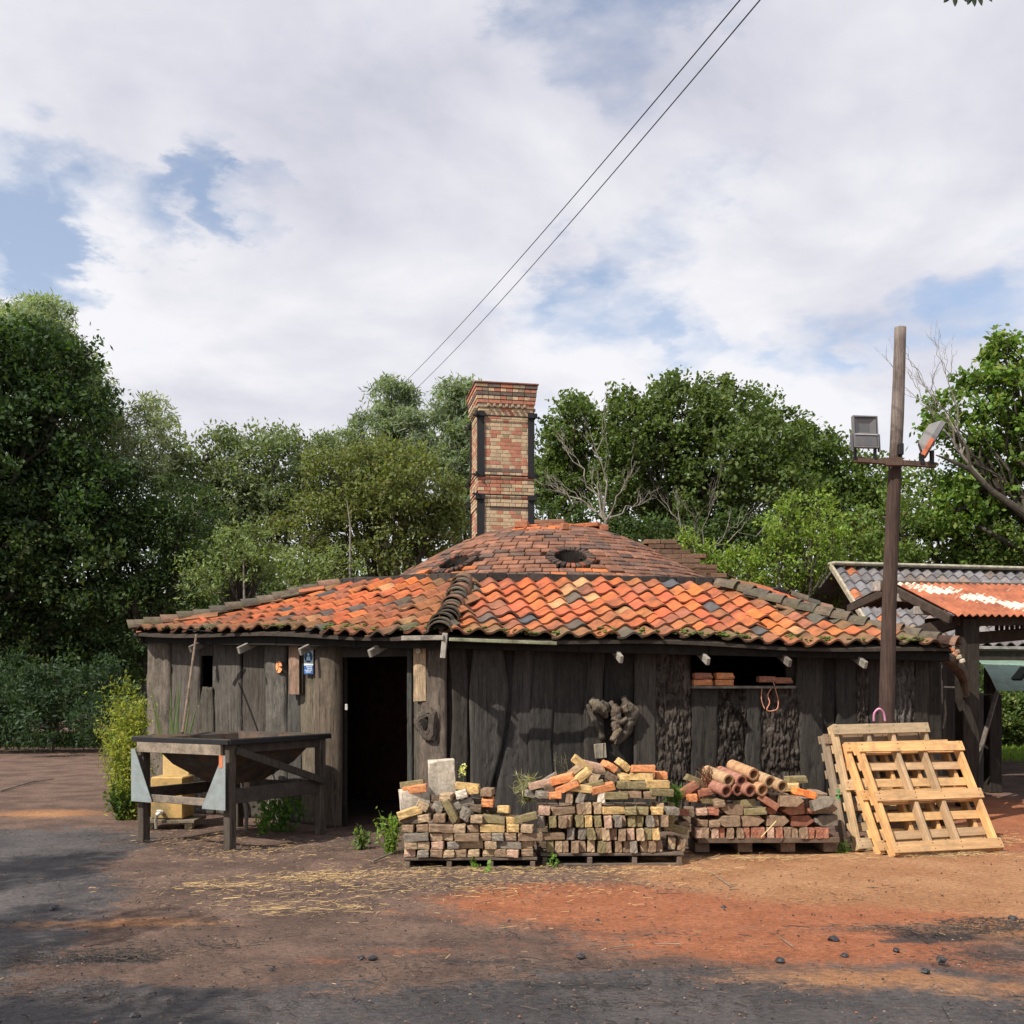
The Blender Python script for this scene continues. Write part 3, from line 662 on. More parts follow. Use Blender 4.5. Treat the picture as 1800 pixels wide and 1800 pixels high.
# ------------------------------------------------------------------ the kiln: brick dome, kerb, chimney
kiln = thing('brick_kiln', 'round sooty brick kiln with low dome and tall banded brick chimney', 'kiln', (KC.x, KC.y, 0))
prof_r = [0, .8, 1.6, 2.38, 2.9, 3.4]; prof_z = [4.30, 4.22, 3.92, 3.47, 3.15, 2.9]
def dz(r): return float(np.interp(r, prof_r, prof_z))
def dzs(r): return sum(dz(max(0, r+q)) for q in (-.3, -.15, 0, .15, .3))/5
vents = [P(800, 988, 15.25), P(1003, 985, 14.82)]
vents = [Vector((v.x, v.y, 0)) for v in vents]
VR = .23
mb = MB(); core = MB(); core.cur = (.03, .022, .018)
r = .32; ringi = 0
while r < 3.62:
    cnt = max(6, int(2*PI*r/.235)); off = rnd.random()
    for i in range(cnt):
        a = 2*PI*(i+off)/cnt; x, y = KC.x+math.cos(a)*r, KC.y+math.sin(a)*r
        if any(math.hypot(x-v.x, y-v.y) < VR+.13 for v in vents): continue
        sl_ = math.atan2(dzs(r-.1)-dzs(r+.1), .2); er = Vector((math.cos(a)*math.cos(sl_), math.sin(a)*math.cos(sl_), -math.sin(sl_)))
        et = Vector((-math.sin(a), math.cos(a), 0)); en = er.cross(et); R = Matrix((er, et, en)).transposed()
        R = R @ Matrix.Rotation(rnd.uniform(-.03, .03), 3, 'X') @ Matrix.Rotation(rnd.uniform(-.05, .05), 3, 'Y')
        q = rnd.random(); c = (.185, .098, .070) if q < .5 else ((.225, .108, .070) if q < .85 else (.12, .08, .066))
        if r < .9 and rnd.random() < .7: c = (.36, .125, .05)
        if abs(a-PI*1.5) < .5 and r < 1.2 and rnd.random() < .4: c = (.42, .13, .05)
        for v in vents:
            if math.hypot(x-v.x, y-v.y) < .55 and r > math.hypot(v.x-KC.x, v.y-KC.y)+.15: c = (.40, .14, .055) if rnd.random() < .6 else c
        mb.box(Vector((x, y, dzs(r)-.02+rnd.uniform(-.006, .006)+(.018 if rnd.random() < .03 else 0))), (.112, 2*PI*r/cnt-.012, .07), R, jc(c, .8, 1.2), .008)
    r += .121
dome = mb.build('dome', M_DOME, kiln)
# core shell under the bricks, open at the vents
nr_, na = 60, 160; ok = []; vs = []
for i in range(nr_+1):
    rr = .02+3.6*i/nr_
    for j in range(na):
        a = 2*PI*j/na; vs.append((KC.x+math.cos(a)*rr, KC.y+math.sin(a)*rr, dzs(rr)-.045))
fs = []
for i in range(nr_):
    for j in range(na):
        q = (i*na+j, (i+1)*na+j, (i+1)*na+(j+1) % na, i*na+(j+1) % na)
        cx = sum(vs[t][0] for t in q)/4; cy = sum(vs[t][1] for t in q)/4
        if any(math.hypot(cx-v.x, cy-v.y) < VR*.95 for v in vents): continue
        fs.append(q)
core.add(vs, fs)
# kiln drum, shoulder
n = 64
for i in range(n):
    a, b = 2*PI*i/n, 2*PI*(i+1)/n
    p, q = Vector((KC.x+3.55*math.cos(a), KC.y+3.55*math.sin(a), 0)), Vector((KC.x+3.55*math.cos(b), KC.y+3.55*math.sin(b), 0))
    core.add([p, q, q+Vector((0, 0, 2.86)), p+Vector((0, 0, 2.86))], [(0, 1, 2, 3)], (.10, .05, .035))
core.build('kiln_drum', M_DOME, kiln)
mb = MB(); mb.cur = (.10, .08, .06)
Tp = []
for i in range(8):
    for s in range(8): Tp.append(T[i].lerp(T[(i+1) % 8], s/8))
m = len(Tp); vs = [p+Vector((0, 0, -.03)) for p in Tp]
for p in Tp:
    d = Vector((p.x-KC.x, p.y-KC.y, 0)).normalized(); vs.append(KC+d*3.4+Vector((0, 0, 2.86)))
mb.add(vs, [(i, (i+1) % m, m+(i+1) % m, m+i) for i in range(m)]); mb.build('shoulder', M_DOME, kiln)
# kerb of dark bricks along the roof top
mb = MB()
for i in range(8):
    a, b = T[i], T[(i+1) % 8]; L = (b-a).length; c = int(L/.235); d = (b-a).normalized()
    for j in range(c):
        p = a.lerp(b, (j+.5)/c); n_ = Vector((-d.y, d.x, 0)); R = Matrix((d, n_, Vector((0, 0, 1)))).transposed() @ Matrix.Rotation(rnd.uniform(-.04, .04), 3, 'Y')
        inn = (KC-p); inn.z = 0; inn.normalize()
        mb.box(p+inn*.12+Vector((0, 0, .095+rnd.uniform(-.008, .008))), (L/c-.012, .11, .11), R, jc((.045, .039, .036), .7, 1.3), .01)
        mb.box(p+inn*.16+Vector((0, 0, -.06)), (L/c, .1, .1), R, (.05, .04, .035))
mb.build('kerb', M_BRICK, kiln)
# vents: shaft plus radial collar bricks
for v in vents:
    rr = math.hypot(v.x-KC.x, v.y-KC.y); zc = dzs(rr); a = math.atan2(v.y-KC.y, v.x-KC.x); sl_ = math.atan2(dzs(rr-.1)-dzs(rr+.1), .2)
    er = Vector((math.cos(a)*math.cos(sl_), math.sin(a)*math.cos(sl_), -math.sin(sl_))); et = Vector((-math.sin(a), math.cos(a), 0)); en = er.cross(et)
    c0 = Vector((v.x, v.y, zc)); mb = MB(); k = 26
    for i in range(k):
        b = 2*PI*i/k; rad = er*math.cos(b)+et*math.sin(b); tg = -er*math.sin(b)+et*math.cos(b)
        mb.box(c0+rad*(VR+.065)+en*(.012+rnd.uniform(-.006, .01)), (.12, .056, .06), Matrix((rad, tg, en)).transposed(), jc(((.07, .05, .042) if rnd.random() < .8 else (.2, .08, .05)), .7, 1.3), .008)
    mb.build('vent_collar', M_DOME, dome)
    mb = MB(); vs = []; k = 24
    for zz in (.0, -.6):
        for i in range(k):
            b = 2*PI*i/k; vs.append(c0+(er*math.cos(b)+et*math.sin(b))*(VR-.002)+Vector((0, 0, zz)))
    mb.add(vs, [(i, (i+1) % k, k+(i+1) % k, k+i) for i in range(k)]+[tuple(range(k, 2*k))], (.02, .017, .015)); mb.build('vent_shaft', M_DOME, dome)
# cap stones and loose orange dust rim at the crown
for px, py, D, sx, sy, sz, c in ((968, 922, 17.0, .5, .4, .07, (.22, .12, .08)), (1035, 929, 16.9, .45, .3, .07, (.33, .12, .06)), (917, 934, 16.2, .22, .14, .11, (.33, .14, .08)), (992, 935, 15.9, .12, .1, .11, (.36, .15, .08)), (1062, 937, 16.6, .14, .1, .1, (.3, .12, .07))):
    mb = MB(); p = P(px, py, D); p.z = dzs(math.hypot(p.x-KC.x, p.y-KC.y))+sz*.55; mb.box(p, (sx, sy, sz), Matrix.Rotation(rnd.uniform(-.5, .5), 3, 'Z'), c, .012); mb.build('cap_brick', M_BRICK, dome)
# stepped brick stair wall on the right flank
mb = MB()
for (xa, xb, yt) in ((1130, 1192, 950), (1150, 1215, 968), (1185, 1232, 975), (1205, 1252, 994), (1238, 1272, 1009)):
    a, b = P(xa, yt, 16.4), P(xb, yt, 16.2); w = b.x-a.x
    nb = max(1, int(w/.24)); z = a.z
    zr = z-.04
    while zr > 2.95:
        for i in range(nb):
            mb.box(Vector((a.x+(i+.5+.25*(int(zr*14) % 2))*w/nb, 16.35+rnd.uniform(-.01, .01), zr)), (w/nb-.01, .22, .068), None, jc((.15, .09, .06), .7, 1.3), .006)
        zr -= .078
mb.build('brick_steps', M_BRICK, kiln)

def chimney():
    D0 = 20.0; rot = math.radians(10.5); R = Matrix.Rotation(rot, 3, 'Z')
    fl = P(842, 1208, D0); W = 1.075; ex = R @ Vector((1, 0, 0)); ey = R @ Vector((0, 1, 0)); c0 = Vector((fl.x, fl.y, 0))+ex*W/2+ey*W/2
    st = MB(); core = MB()
    def course(z, h, off, kind, darkp=0, red=.3, o=None):
        o = o or st; half = W/2+off
        for s in range(4):
            u = [ex, ey, -ex, -ey][s]; n = [-ey, ex, ey, -ex][s]; L = 2*half; bl = .232 if kind == 'S' else .119
            c = round(L/bl); bl = L/c; sh = (.5 if kind == 'S2' else 0)
            for i in range(c):
                r = rnd.random(); cc = (.38, .165, .11) if r < red else ((.45, .34, .22) if r < .93 else (.27, .21, .14))
                if rnd.random() < darkp: cc = (.13, .10, .085)
                cc = jc(cc, .85, 1.15)
                p = c0+n*(half-.03)+u*((i+.5)*bl-half); p.z = z+h/2
                o.box(p, (bl-.010, .06, h-.010), Matrix((u, n, Vector((0, 0, 1)))).transposed(), cc, .003)
    z = 2.6; top = 7.02; k = 0; ztop0 = 7.53
    bands = {}
    while z < top-.01:
        zz = z
        red = .40 if zz < 6.78 else .02
        dark = .0; off = 0
        if abs(zz-5.05) < .04: dark = .8; red = .1
        if abs(zz-5.78) < .04: off = .012; red = .1; dark = .3
        if 5.1 < zz < 5.75: off = .02
        if 5.12 < zz < 5.25: red = 0
        course(zz, .0745, off, 'S' if k % 2 else 'H', dark, red); z += .0745; k += 1
    stack = st.build('chimney_stack', M_CHIM, kiln)
    # corbelled head
    hd = MB(); offs = [(.02, 'H', .0, .2), (.04, 'S', .0, .8), (.05, 'H', .0, .35), (.06, 'S', .8, .5), (.065, 'H', .0, .5), (.08, 'S', .1, .85)]
    zz = z
    for off, kd, dk, rd in offs:
        course(zz, .0745, off, kd, dk, rd, hd); zz += .0745
    # dentils under the head
    for s in range(4):
        u = [ex, ey, -ex, -ey][s]; n = [-ey, ex, ey, -ex][s]
        for i in range(-3, 4):
            hd.box(c0+n*(W/2+.045)+u*i*.12+Vector((0, 0, z+.03)), (.05, .08, .06), Matrix((u, n, Vector((0, 0, 1)))).transposed(), (.32, .27, .2), .01)
    hd.box(c0+Vector((0, 0, zz+.018)), (W+.20, W+.20, .035), R, (.20, .10, .08), .01)
    hd.build('chimney_head', M_CHIM, stack)
    core.box(c0+Vector((0, 0, (2.5+z)/2)), (W-.012, W-.012, z-2.5), R, (.36, .29, .2)); core.box(c0+Vector((0, 0, (z+zz)/2)), (W+.04, W+.04, zz-z-.002), R, (.36, .29, .2))
    core.build('mortar', M_CHIM, stack)
    zy = lambda y: 1.6+(1208-y)*D0/F
    corners = {(-1, -1): c0-ex*W/2-ey*W/2, (1, -1): c0+ex*W/2-ey*W/2, (1, 1): c0+ex*W/2+ey*W/2, (-1, 1): c0-ex*W/2+ey*W/2}
    for (sx, sy), cp in corners.items():
        for (ya, yb) in ((722, 838), (868, 948)):
            mb = MB(); za, zb = zy(yb), zy(ya)
            # L section angle iron
            mb.box(cp+ey*sy*.018-ex*sx*.045+Vector((0, 0, (za+zb)/2)), (.12, .016, zb-za), R)
            mb.box(cp+ex*sx*.018-ey*sy*.045+Vector((0, 0, (za+zb)/2)), (.016, .12, zb-za), R)
            mb.box(cp-ex*sx*.02+ey*sy*.04+Vector((0, 0, zb-.06)), (.18, .05, .09), R); mb.box(cp+ex*sx*.03-ey*sy*.02+Vector((0, 0, zb-.06)), (.05, .18, .09), R)
            mb.box(cp+ey*sy*.03+Vector((0, 0, za+.05)), (.14, .06, .09), R)
            mb.build('corner_iron', M_IRON, stack)
    for y, dip in ((731, 0), (835, 0), (869, 0)):
        z = zy(y)
        for s in range(4):
            u = [ex, ey, -ex, -ey][s]; n = [-ey, ex, ey, -ex][s]; mb = MB(); c = c0+n*(W/2+.05)+Vector((0, 0, z+(.03 if s % 2 else 0)))
            mb.tube([c-u*(W/2+.14), c+u*(W/2+.14)], .013, 6); mb.box(c+u*(W/2+.10), (.03, .03, .05), R); mb.box(c-u*(W/2+.10), (.03, .03, .05), R)
            mb.build('tie_rod', M_IRON, stack)
chimney()
# ------------------------------------------------------------------ hopper table
def hopper():
    A = G(404, 1496); B = G(251, 1480); C = G(563, 1466)
    ex = (C-A); ex.z = 0; W1 = ex.length; ex.normalize(); ey = Vector((-ex.y, ex.x, 0)); W2 = (B-A).length   # ex = right side, ey = left side (lit)
    D = A+ex*W1+ey*W2; B = A+ey*W2; C = A+ex*W1
    t = thing('hopper_table', 'dark metal funnel hopper in a four legged timber frame with grey corner plates', 'hopper', (A.x, A.y, 0))
    H = 1.04; R = Matrix((ex, ey, Vector((0, 0, 1)))).transposed(); X0 = A
    for p in (A, B, C, D):
        mb = MB(); mb.box(p+Vector((0, 0, H/2)), (.095, .085, H), R @ Matrix.Rotation(rnd.uniform(-.008, .008), 3, 'Y'), (.085, .068, .054), .006)
        mb.build('leg', M_WOODV, t)
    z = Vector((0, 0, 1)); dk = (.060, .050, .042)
    def rail(a, b, zz, h, off, c, name='rail', w=.04):
        mb = MB(); mb.beam(a+z*zz+off, b+z*zz+off, w, h, c=c); mb.build(name, M_WOODV if name == 'brace' else M_WOOD, t)
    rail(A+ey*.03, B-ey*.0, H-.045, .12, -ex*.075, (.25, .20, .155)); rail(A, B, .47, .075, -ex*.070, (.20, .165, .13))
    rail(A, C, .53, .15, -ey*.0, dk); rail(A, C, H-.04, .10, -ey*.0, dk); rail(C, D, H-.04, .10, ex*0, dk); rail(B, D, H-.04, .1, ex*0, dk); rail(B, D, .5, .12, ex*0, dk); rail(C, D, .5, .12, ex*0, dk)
    rail(A+z*(H-.06)+ex*.03, C+z*.58, 0, .075, -ey*.065, dk, 'brace', .03); rail(C+z*(H-.08)-ex*.1+ey*.3, C-ex*.45+ey*.3+z*.68, 0, .03, -ey*.03, dk, 'brace', .02)
    # steel gusset plates on the lit side
    pn = -ex
    for p0, s in ((B, -1), (A, 1)):
        mb = MB(); base = p0+pn*.11+ey*(.055*-s)
        poly = [(0, .43), (0, H-.07), (.05, H-.07), (.30, .45), (.30, .43)] if s == -1 else [(0, .41), (0, H-.10), (.04, H-.10), (.31, .43), (.31, .41)]
        mb.prism(poly, base, ey*s, z, pn, .006, (.23, .265, .27)); mb.build('corner_plate', M_STEEL, t)
    mb = MB(); mb.box(A+pn*.118+ey*.0+z*(H-.16), (.003, .05, .12), R, (.5, .16, .07)); mb.build('rust_patch', M_PLAIN, t)
    # pan: flared rim, then funnel to a slot
    pan = MB(); O = A+ex*W1/2+ey*W2/2; rim = H+.045
    def ringp(hx, hy, zz): return [O+ex*a*hx+ey*b*hy+z*zz for a, b in ((-1, -1), (1, -1), (1, 1), (-1, 1))]
    lv = [ringp(W1/2+.08, W2/2+.08, rim-.012), ringp(W1/2+.075, W2/2+.075, rim+.012), ringp(W1/2-.02, W2/2-.02, rim-.01), ringp(W1/2-.06, W2/2-.06, rim-.08), ringp(W1/2-.20, W2/2-.20, .80), ringp(.20, .20, .60)]
    vs = [p for r_ in lv for p in r_]; m = len(lv)
    fs = [(i*4+k, i*4+(k+1) % 4, (i+1)*4+(k+1) % 4, (i+1)*4+k) for i in range(m-1) for k in range(4)]+[tuple((m-1)*4+k for k in (3, 2, 1, 0))]
    pan.add(vs, fs)
    pan.build('pan', M_RUST, t)
    rm = MB(); rm.cur = (.09, .085, .08)
    for a, b in ((A, B), (A, C), (C, D), (B, D)):
        a2 = a+(a-O).normalized()*.11; b2 = b+(b-O).normalized()*.11; o_ = .001*rnd.random()
        rm.beam(a2+z*(rim-.02+o_), b2+z*(rim-.02+o_), .035, .05, ch=.004)
    rm.build('rim', M_IRON, t)
    # pole propped in the pan
    h = thing('hoe', 'long thin wooden handled hoe leaning from the hopper up to the roof edge', 'hoe', tuple(P(322, 1283, 11.2)))
    mb = MB(); mb.cur = (.16, .115, .085); a, b = P(321, 1288, 11.0), P(345, 1116, 12.3); mb.tube([a, b], .014, 8); mb.build('handle', M_WOOD, h)
    mb = MB(); mb.cur = (.12, .10, .09); mb.beam(P(322, 1106, 12.28), P(374, 1111, 12.35), .05, .012); mb.build('hoe_head', M_IRON, h)
hopper()
# old tank and things under the hopper
t = thing('water_tank', 'small square ochre painted tank with a white tap under the hopper table', 'tank', tuple(G(295, 1441)))
c = P(296, 1402, 11.6); mb = MB(); mb.box(Vector((c.x, 11.75, .35)), (.37, .36, .47), Matrix.Rotation(-.05, 3, 'Z'), (.52, .33, .12), .012); tk = mb.build('tank_body', surf_mat('ochre_paint', None, .6, 5, .15, bump=.2, dirt=(.16, .13, .07), dirt_amt=.85, dscale=3.5, fine=.1), t)
mb = MB(); mb.box(Vector((c.x-.06, 12.1, .50)), (.32, .10, .9), Matrix.Rotation(-.05, 3, 'Z'), (.58, .40, .17), .01); mb.build('back_panel', M_PLAIN, t)
mb = MB(); mb.cur = (.18, .15, .11); mb.box(Vector((c.x+.02, 11.74, .09)), (.6, .46, .035), None, None, .004)
for sx in (-.2, .24):
    mb.box(Vector((c.x+sx, 11.6, .035)), (.09, .09, .07), None, (.3, .25, .16), .008)
mb.build('stand', M_WOOD, t)
tp = P(281, 1429, 11.5); mb = MB(); mb.cur = (.75, .75, .72); mb.tube([tp+Vector((0, .08, 0)), tp+Vector((0, -.03, 0)), tp+Vector((-.02, -.05, -.02))], .022, 8); mb.box(tp+Vector((0, -.03, .03)), (.05, .02, .015)); tapo = mb.build('tap', M_PLAIN, t)
mb = MB(); mb.cur = (.22, .19, .15); mb.tube([tp+Vector((-.02, -.05, -.02)), tp+Vector((-.03, -.05, -.09)), tp+Vector((-.02, -.06, -.17))], .018, 7); mb.build('hose', M_PLAIN, tapo)
st = thing('standpipe', 'rusty standpipe with peeling plaster under the middle of the hopper', 'pipe', tuple(G(430, 1458)))
mb = MB(); mb.cur = (.25, .22, .19); b = P(433, 1458, 11.45); b.z = 0
mb.tube([b, b+Vector((0, 0, .2)), b+Vector((-.02, 0, .32)), b+Vector((.0, 0, .45))], [.02, .028, .02, .016], 7, jit=.3); mb.build('riser', M_PLAIN, st)
mb = MB(); mb.box(b+Vector((.01, 0, .5)), (.06, .06, .10), None, (.42, .34, .26), .008); mb.build('pipe_head', M_PLAIN, st)
# low brick footing beside the tank
mb = MB(); b = G(247, 1442)
for i in range(5):
    mb.box(b+Vector((0, .3, .04+i*.075)), (.10, .22, .066), None, jc((.30, .18, .12), .7, 1.2), .008)
tag(mb.build('brick_pier', M_BRICK, None, org=b), 'narrow pinkish brick pier at the far left end of the timber wall', 'brick pier')

# things hung on the wall ---------------------------------------------------
def hang_frame(px, py, k, off):
    A, B = (Wc[7], Wc[0]) if k == 7 else (Wc[0], Wc[1]); p = on_line(px, A, B); ex = (B-A).normalized(); n = Vector((ex.y, -ex.x, 0)); n = n if n.y < 0 else -n
    p = p+n*off; p.z = 1.6-(py-1208)*p.y/F; return p, ex, n
# blue notice
p, ex, n = hang_frame(552, 1163, 7, .085); s = thing('notice', 'small blue and white notice with a round symbol by the doorway', 'sign', tuple(p))
zv = Vector((0, 0, 1)); w, h = .145, .29
mb = MB(); mb.prism([(-w/2, -h/2), (w/2, -h/2), (w/2, h/2), (-w/2, h/2)], p, ex, zv, n, .006, (.55, .60, .62)); mb.build('panel', M_PLAIN, s)
mb = MB(); mb.prism([(-w/2, -h/2), (w/2, -h/2), (w/2, -.045), (-w/2, -.045)], p+n*.0065, ex, zv, n, .001, (.03, .09, .26)); mb.build('blue_band', M_PLAIN, s)
mb = MB(); mb.prism([(math.cos(a)*.066, math.sin(a)*.066) for a in [2*PI*i/28 for i in range(28)]], p+n*.0065+zv*.055, ex, zv, n, .001, (.02, .09, .20)); mb.build('blue_disc', M_PLAIN, s)
mb = MB(); mb.cur = (.5, .62, .7)
mb.prism([(math.cos(a)*.018, math.sin(a)*.02) for a in [2*PI*i/14 for i in range(14)]], p+n*.008+zv*.085, ex, zv, n, .001)
mb.prism([(-.034, .012), (.034, .012), (.022, .06), (-.022, .06)], p+n*.008, ex, zv, n, .001); mb.build('pictogram', M_PLAIN, s)
mb = MB(); mb.cur = (.55, .62, .72)
for zz, x0, x1 in ((-.066, -.03, .055), (-.086, -.02, .05), (-.106, -.055, .05), (-.126, -.04, .03)):
    x = x0
    while x < x1: q = rnd.uniform(.008, .018); mb.prism([(x, zz), (x+q, zz), (x+q, zz+.011), (x, zz+.011)], p+n*.008, ex, zv, n, .001); x += q+.004
mb.build('lettering', M_PLAIN, s)
# orange broken disc
p, ex, n = hang_frame(499, 1172, 7, .07); mb = MB()
for a0, a1, r in ((.1, 1.9, .055), (2.2, 3.9, .06), (4.2, 5.9, .062)):
    poly = [(0.006*math.cos((a0+a1)/2), .006*math.sin((a0+a1)/2))]+[(math.cos(a0+(a1-a0)*i/7)*r*.85, math.sin(a0+(a1-a0)*i/7)*r*1.2) for i in range(8)]
    mb.prism(poly, p, ex, zv, n, .012, (.85, .33, .14))
tag(mb.build('clay_rosette', M_PLAIN, None, org=p), 'small bright orange broken clay disc fixed to the left wall under the eave', 'ornament')
# long box boards
for px, y0, y1, kk, lab, c in ((530, 1128, 1221, 7, 'narrow reddish brown nesting box hanging left of the doorway', (.30, .19, .135)), (750, 1118, 1233, 7, 'tan tapered nesting box hanging right of the doorway', (.42, .31, .20))):
    p, ex, n = hang_frame(px, (y0+y1)/2, kk, .12); H_ = (y1-y0)*p.y/F; w = .20
    b = thing('nesting_box', lab, 'nesting box', tuple(p)); mb = MB()
    for i in range(5):
        a = (i-2)*.25; mb.box(p+ex*math.sin(a)*w*.62+n*(math.cos(a)*.10-.08), (.048, .02, H_+rnd.uniform(-.01, .01)), Matrix((ex*math.cos(a)-n*math.sin(a), n*math.cos(a)+ex*math.sin(a), zv)).transposed(), jc(c, .85, 1.1), .003)
    mb.box(p-n*.05, (w, .03, H_*.96), Matrix((ex, n, zv)).transposed(), (.06, .05, .04)); mb.build('slats', M_WOODV, b)
    if px == 750:
        q = p+zv*(H_/2-.03)+n*.045; mb = MB(); mb.cur = (.55, .47, .36); mb.prism([(-.012, -.14), (.0, -.16), (.045, -.16), (.055, -.14), (.03, -.06), (.024, .1), (.016, .1), (.012, -.05)], q, ex, zv, n, .012)
        o = mb.build('wooden_peg', M_WOOD, None, org=q); tag(o, 'pale wooden peg shaped like a small paddle hanging above the tan nesting box', 'peg')
# burl root sculpture on the right wall
p, ex, n = hang_frame(1075, 1268, 0, .07); s = thing('root_burl', 'gnarled grey root burl with a snout-like stub nailed to the right wall', 'root burl', tuple(p))
def U(px, py, o=0.0): q, _, _ = hang_frame(px, py, 0, .035+o*.8); return q
def blobtube(pts, rad, c, name, jit=.26, n_=12):
    mb = MB(); P2 = []; R2 = []
    for i in range(len(pts)-1):
        for s_ in range(5): t_ = s_/5; P2.append(pts[i].lerp(pts[i+1], t_)); R2.append((rad[i]*(1-t_)+rad[i+1]*t_)*rnd.uniform(.93, 1.07))
    P2.append(pts[-1]); R2.append(rad[-1]); mb.tube(P2, R2, n_, tuple(q*.62 for q in c), jit=jit); return mb.build(name, M_BARK, s, smooth=True)
blobtube([U(1092, 1224, .02), U(1100, 1245, .05), U(1106, 1262, .03), U(1098, 1285, .03), U(1080, 1310, .03)], [.03, .075, .07, .055, .025], (.17, .14, .11), 'root')
blobtube([U(1068, 1236, .02), U(1078, 1248, .07), U(1080, 1265, .06), U(1078, 1285, .06)], [.04, .065, .055, .05], (.24, .185, .145), 'root')
blobtube([U(1084, 1282, .07), U(1076, 1292, .12), U(1068, 1302, .15)], [.04, .040, .028], (.32, .25, .17), 'snout', .1)
blobtube([U(1036, 1228, .02), U(1046, 1240, .06), U(1058, 1250, .05), U(1064, 1262, .03)], [.035, .075, .055, .02], (.28, .23, .17), 'root')
blobtube([U(1100, 1236, .10), U(1112, 1250, .08), U(1112, 1275, .04)], [.02, .045, .02], (.19, .155, .12), 'root')
blobtube([U(1070, 1262, .09), U(1086, 1270, .10), U(1096, 1262, .10)], [.02, .03, .02], (.22, .17, .13), 'root')
blobtube([U(1052, 1232, .09), U(1062, 1240, .11), U(1066, 1252, .08)], [.018, .03, .016], (.10, .085, .07), 'root')
blobtube([U(1090, 1240, .12), U(1096, 1252, .13)], [.035, .02], (.26, .205, .155), 'root')
blobtube([U(1030, 1238, .0), U(1044, 1270, .02), U(1058, 1300, .0)], [.03, .03, .035], (.16, .135, .11), 'root')
p2, _, _ = hang_frame(1052, 1320, 0, .07); mb = MB(); mb.box(p2, (.13, .03, .16), Matrix((ex, n, zv)).transposed() @ Matrix.Rotation(-.08, 3, 'Y'), (.30, .26, .20), .004)
tag(mb.build('offcut_board', M_WOODV, None, org=p2), 'short pale board end on the wall below the root burl', 'board')
# orange twine and pink loop
def twine(pts, c, name, lab, r=.006, cat='rope'):
    mb = MB(); P2 = []
    for i in range(len(pts)-1):
        a, b = pts[max(i-1, 0)], pts[min(i+2, len(pts)-1)]
        for s_ in range(6):
            t_ = s_/6; P2.append(.5*((2*pts[i])+(-a+pts[i+1])*t_+(2*a-5*pts[i]+4*pts[i+1]-b)*t_*t_+(-a+3*pts[i]-3*pts[i+1]+b)*t_**3))
    P2.append(pts[-1]); mb.tube(P2, r, 6, c); tag(mb.build(name, M_PLAIN, None, smooth=True, org=pts[0]), lab, cat)
twine([U(1352, 1199, .09), U(1356, 1215, .10), U(1361, 1232, .08), U(1358, 1246, .1), U(1346, 1250, .1), U(1340, 1247, .1), U(1345, 1235, .1), U(1343, 1221, .08), U(1350, 1207, .1)], (.62, .25, .16), 'twine', 'tangle of orange twine hanging from the window sill')
twine([U(1333, 1206, .08), U(1331, 1225, .09), U(1334, 1238, .08), U(1337, 1246, .09)], (.5, .25, .16), 'twine', 'single short strand of twine left of the orange tangle', .006)
twine([P(1536, 1268, 10.7), P(1537, 1254, 10.68), P(1545, 1246, 10.66), P(1553, 1253, 10.68), P(1556, 1268, 10.7)], (.62, .27, .42), 'twine', 'pink cord loop at the foot of the wooden pole', .012)

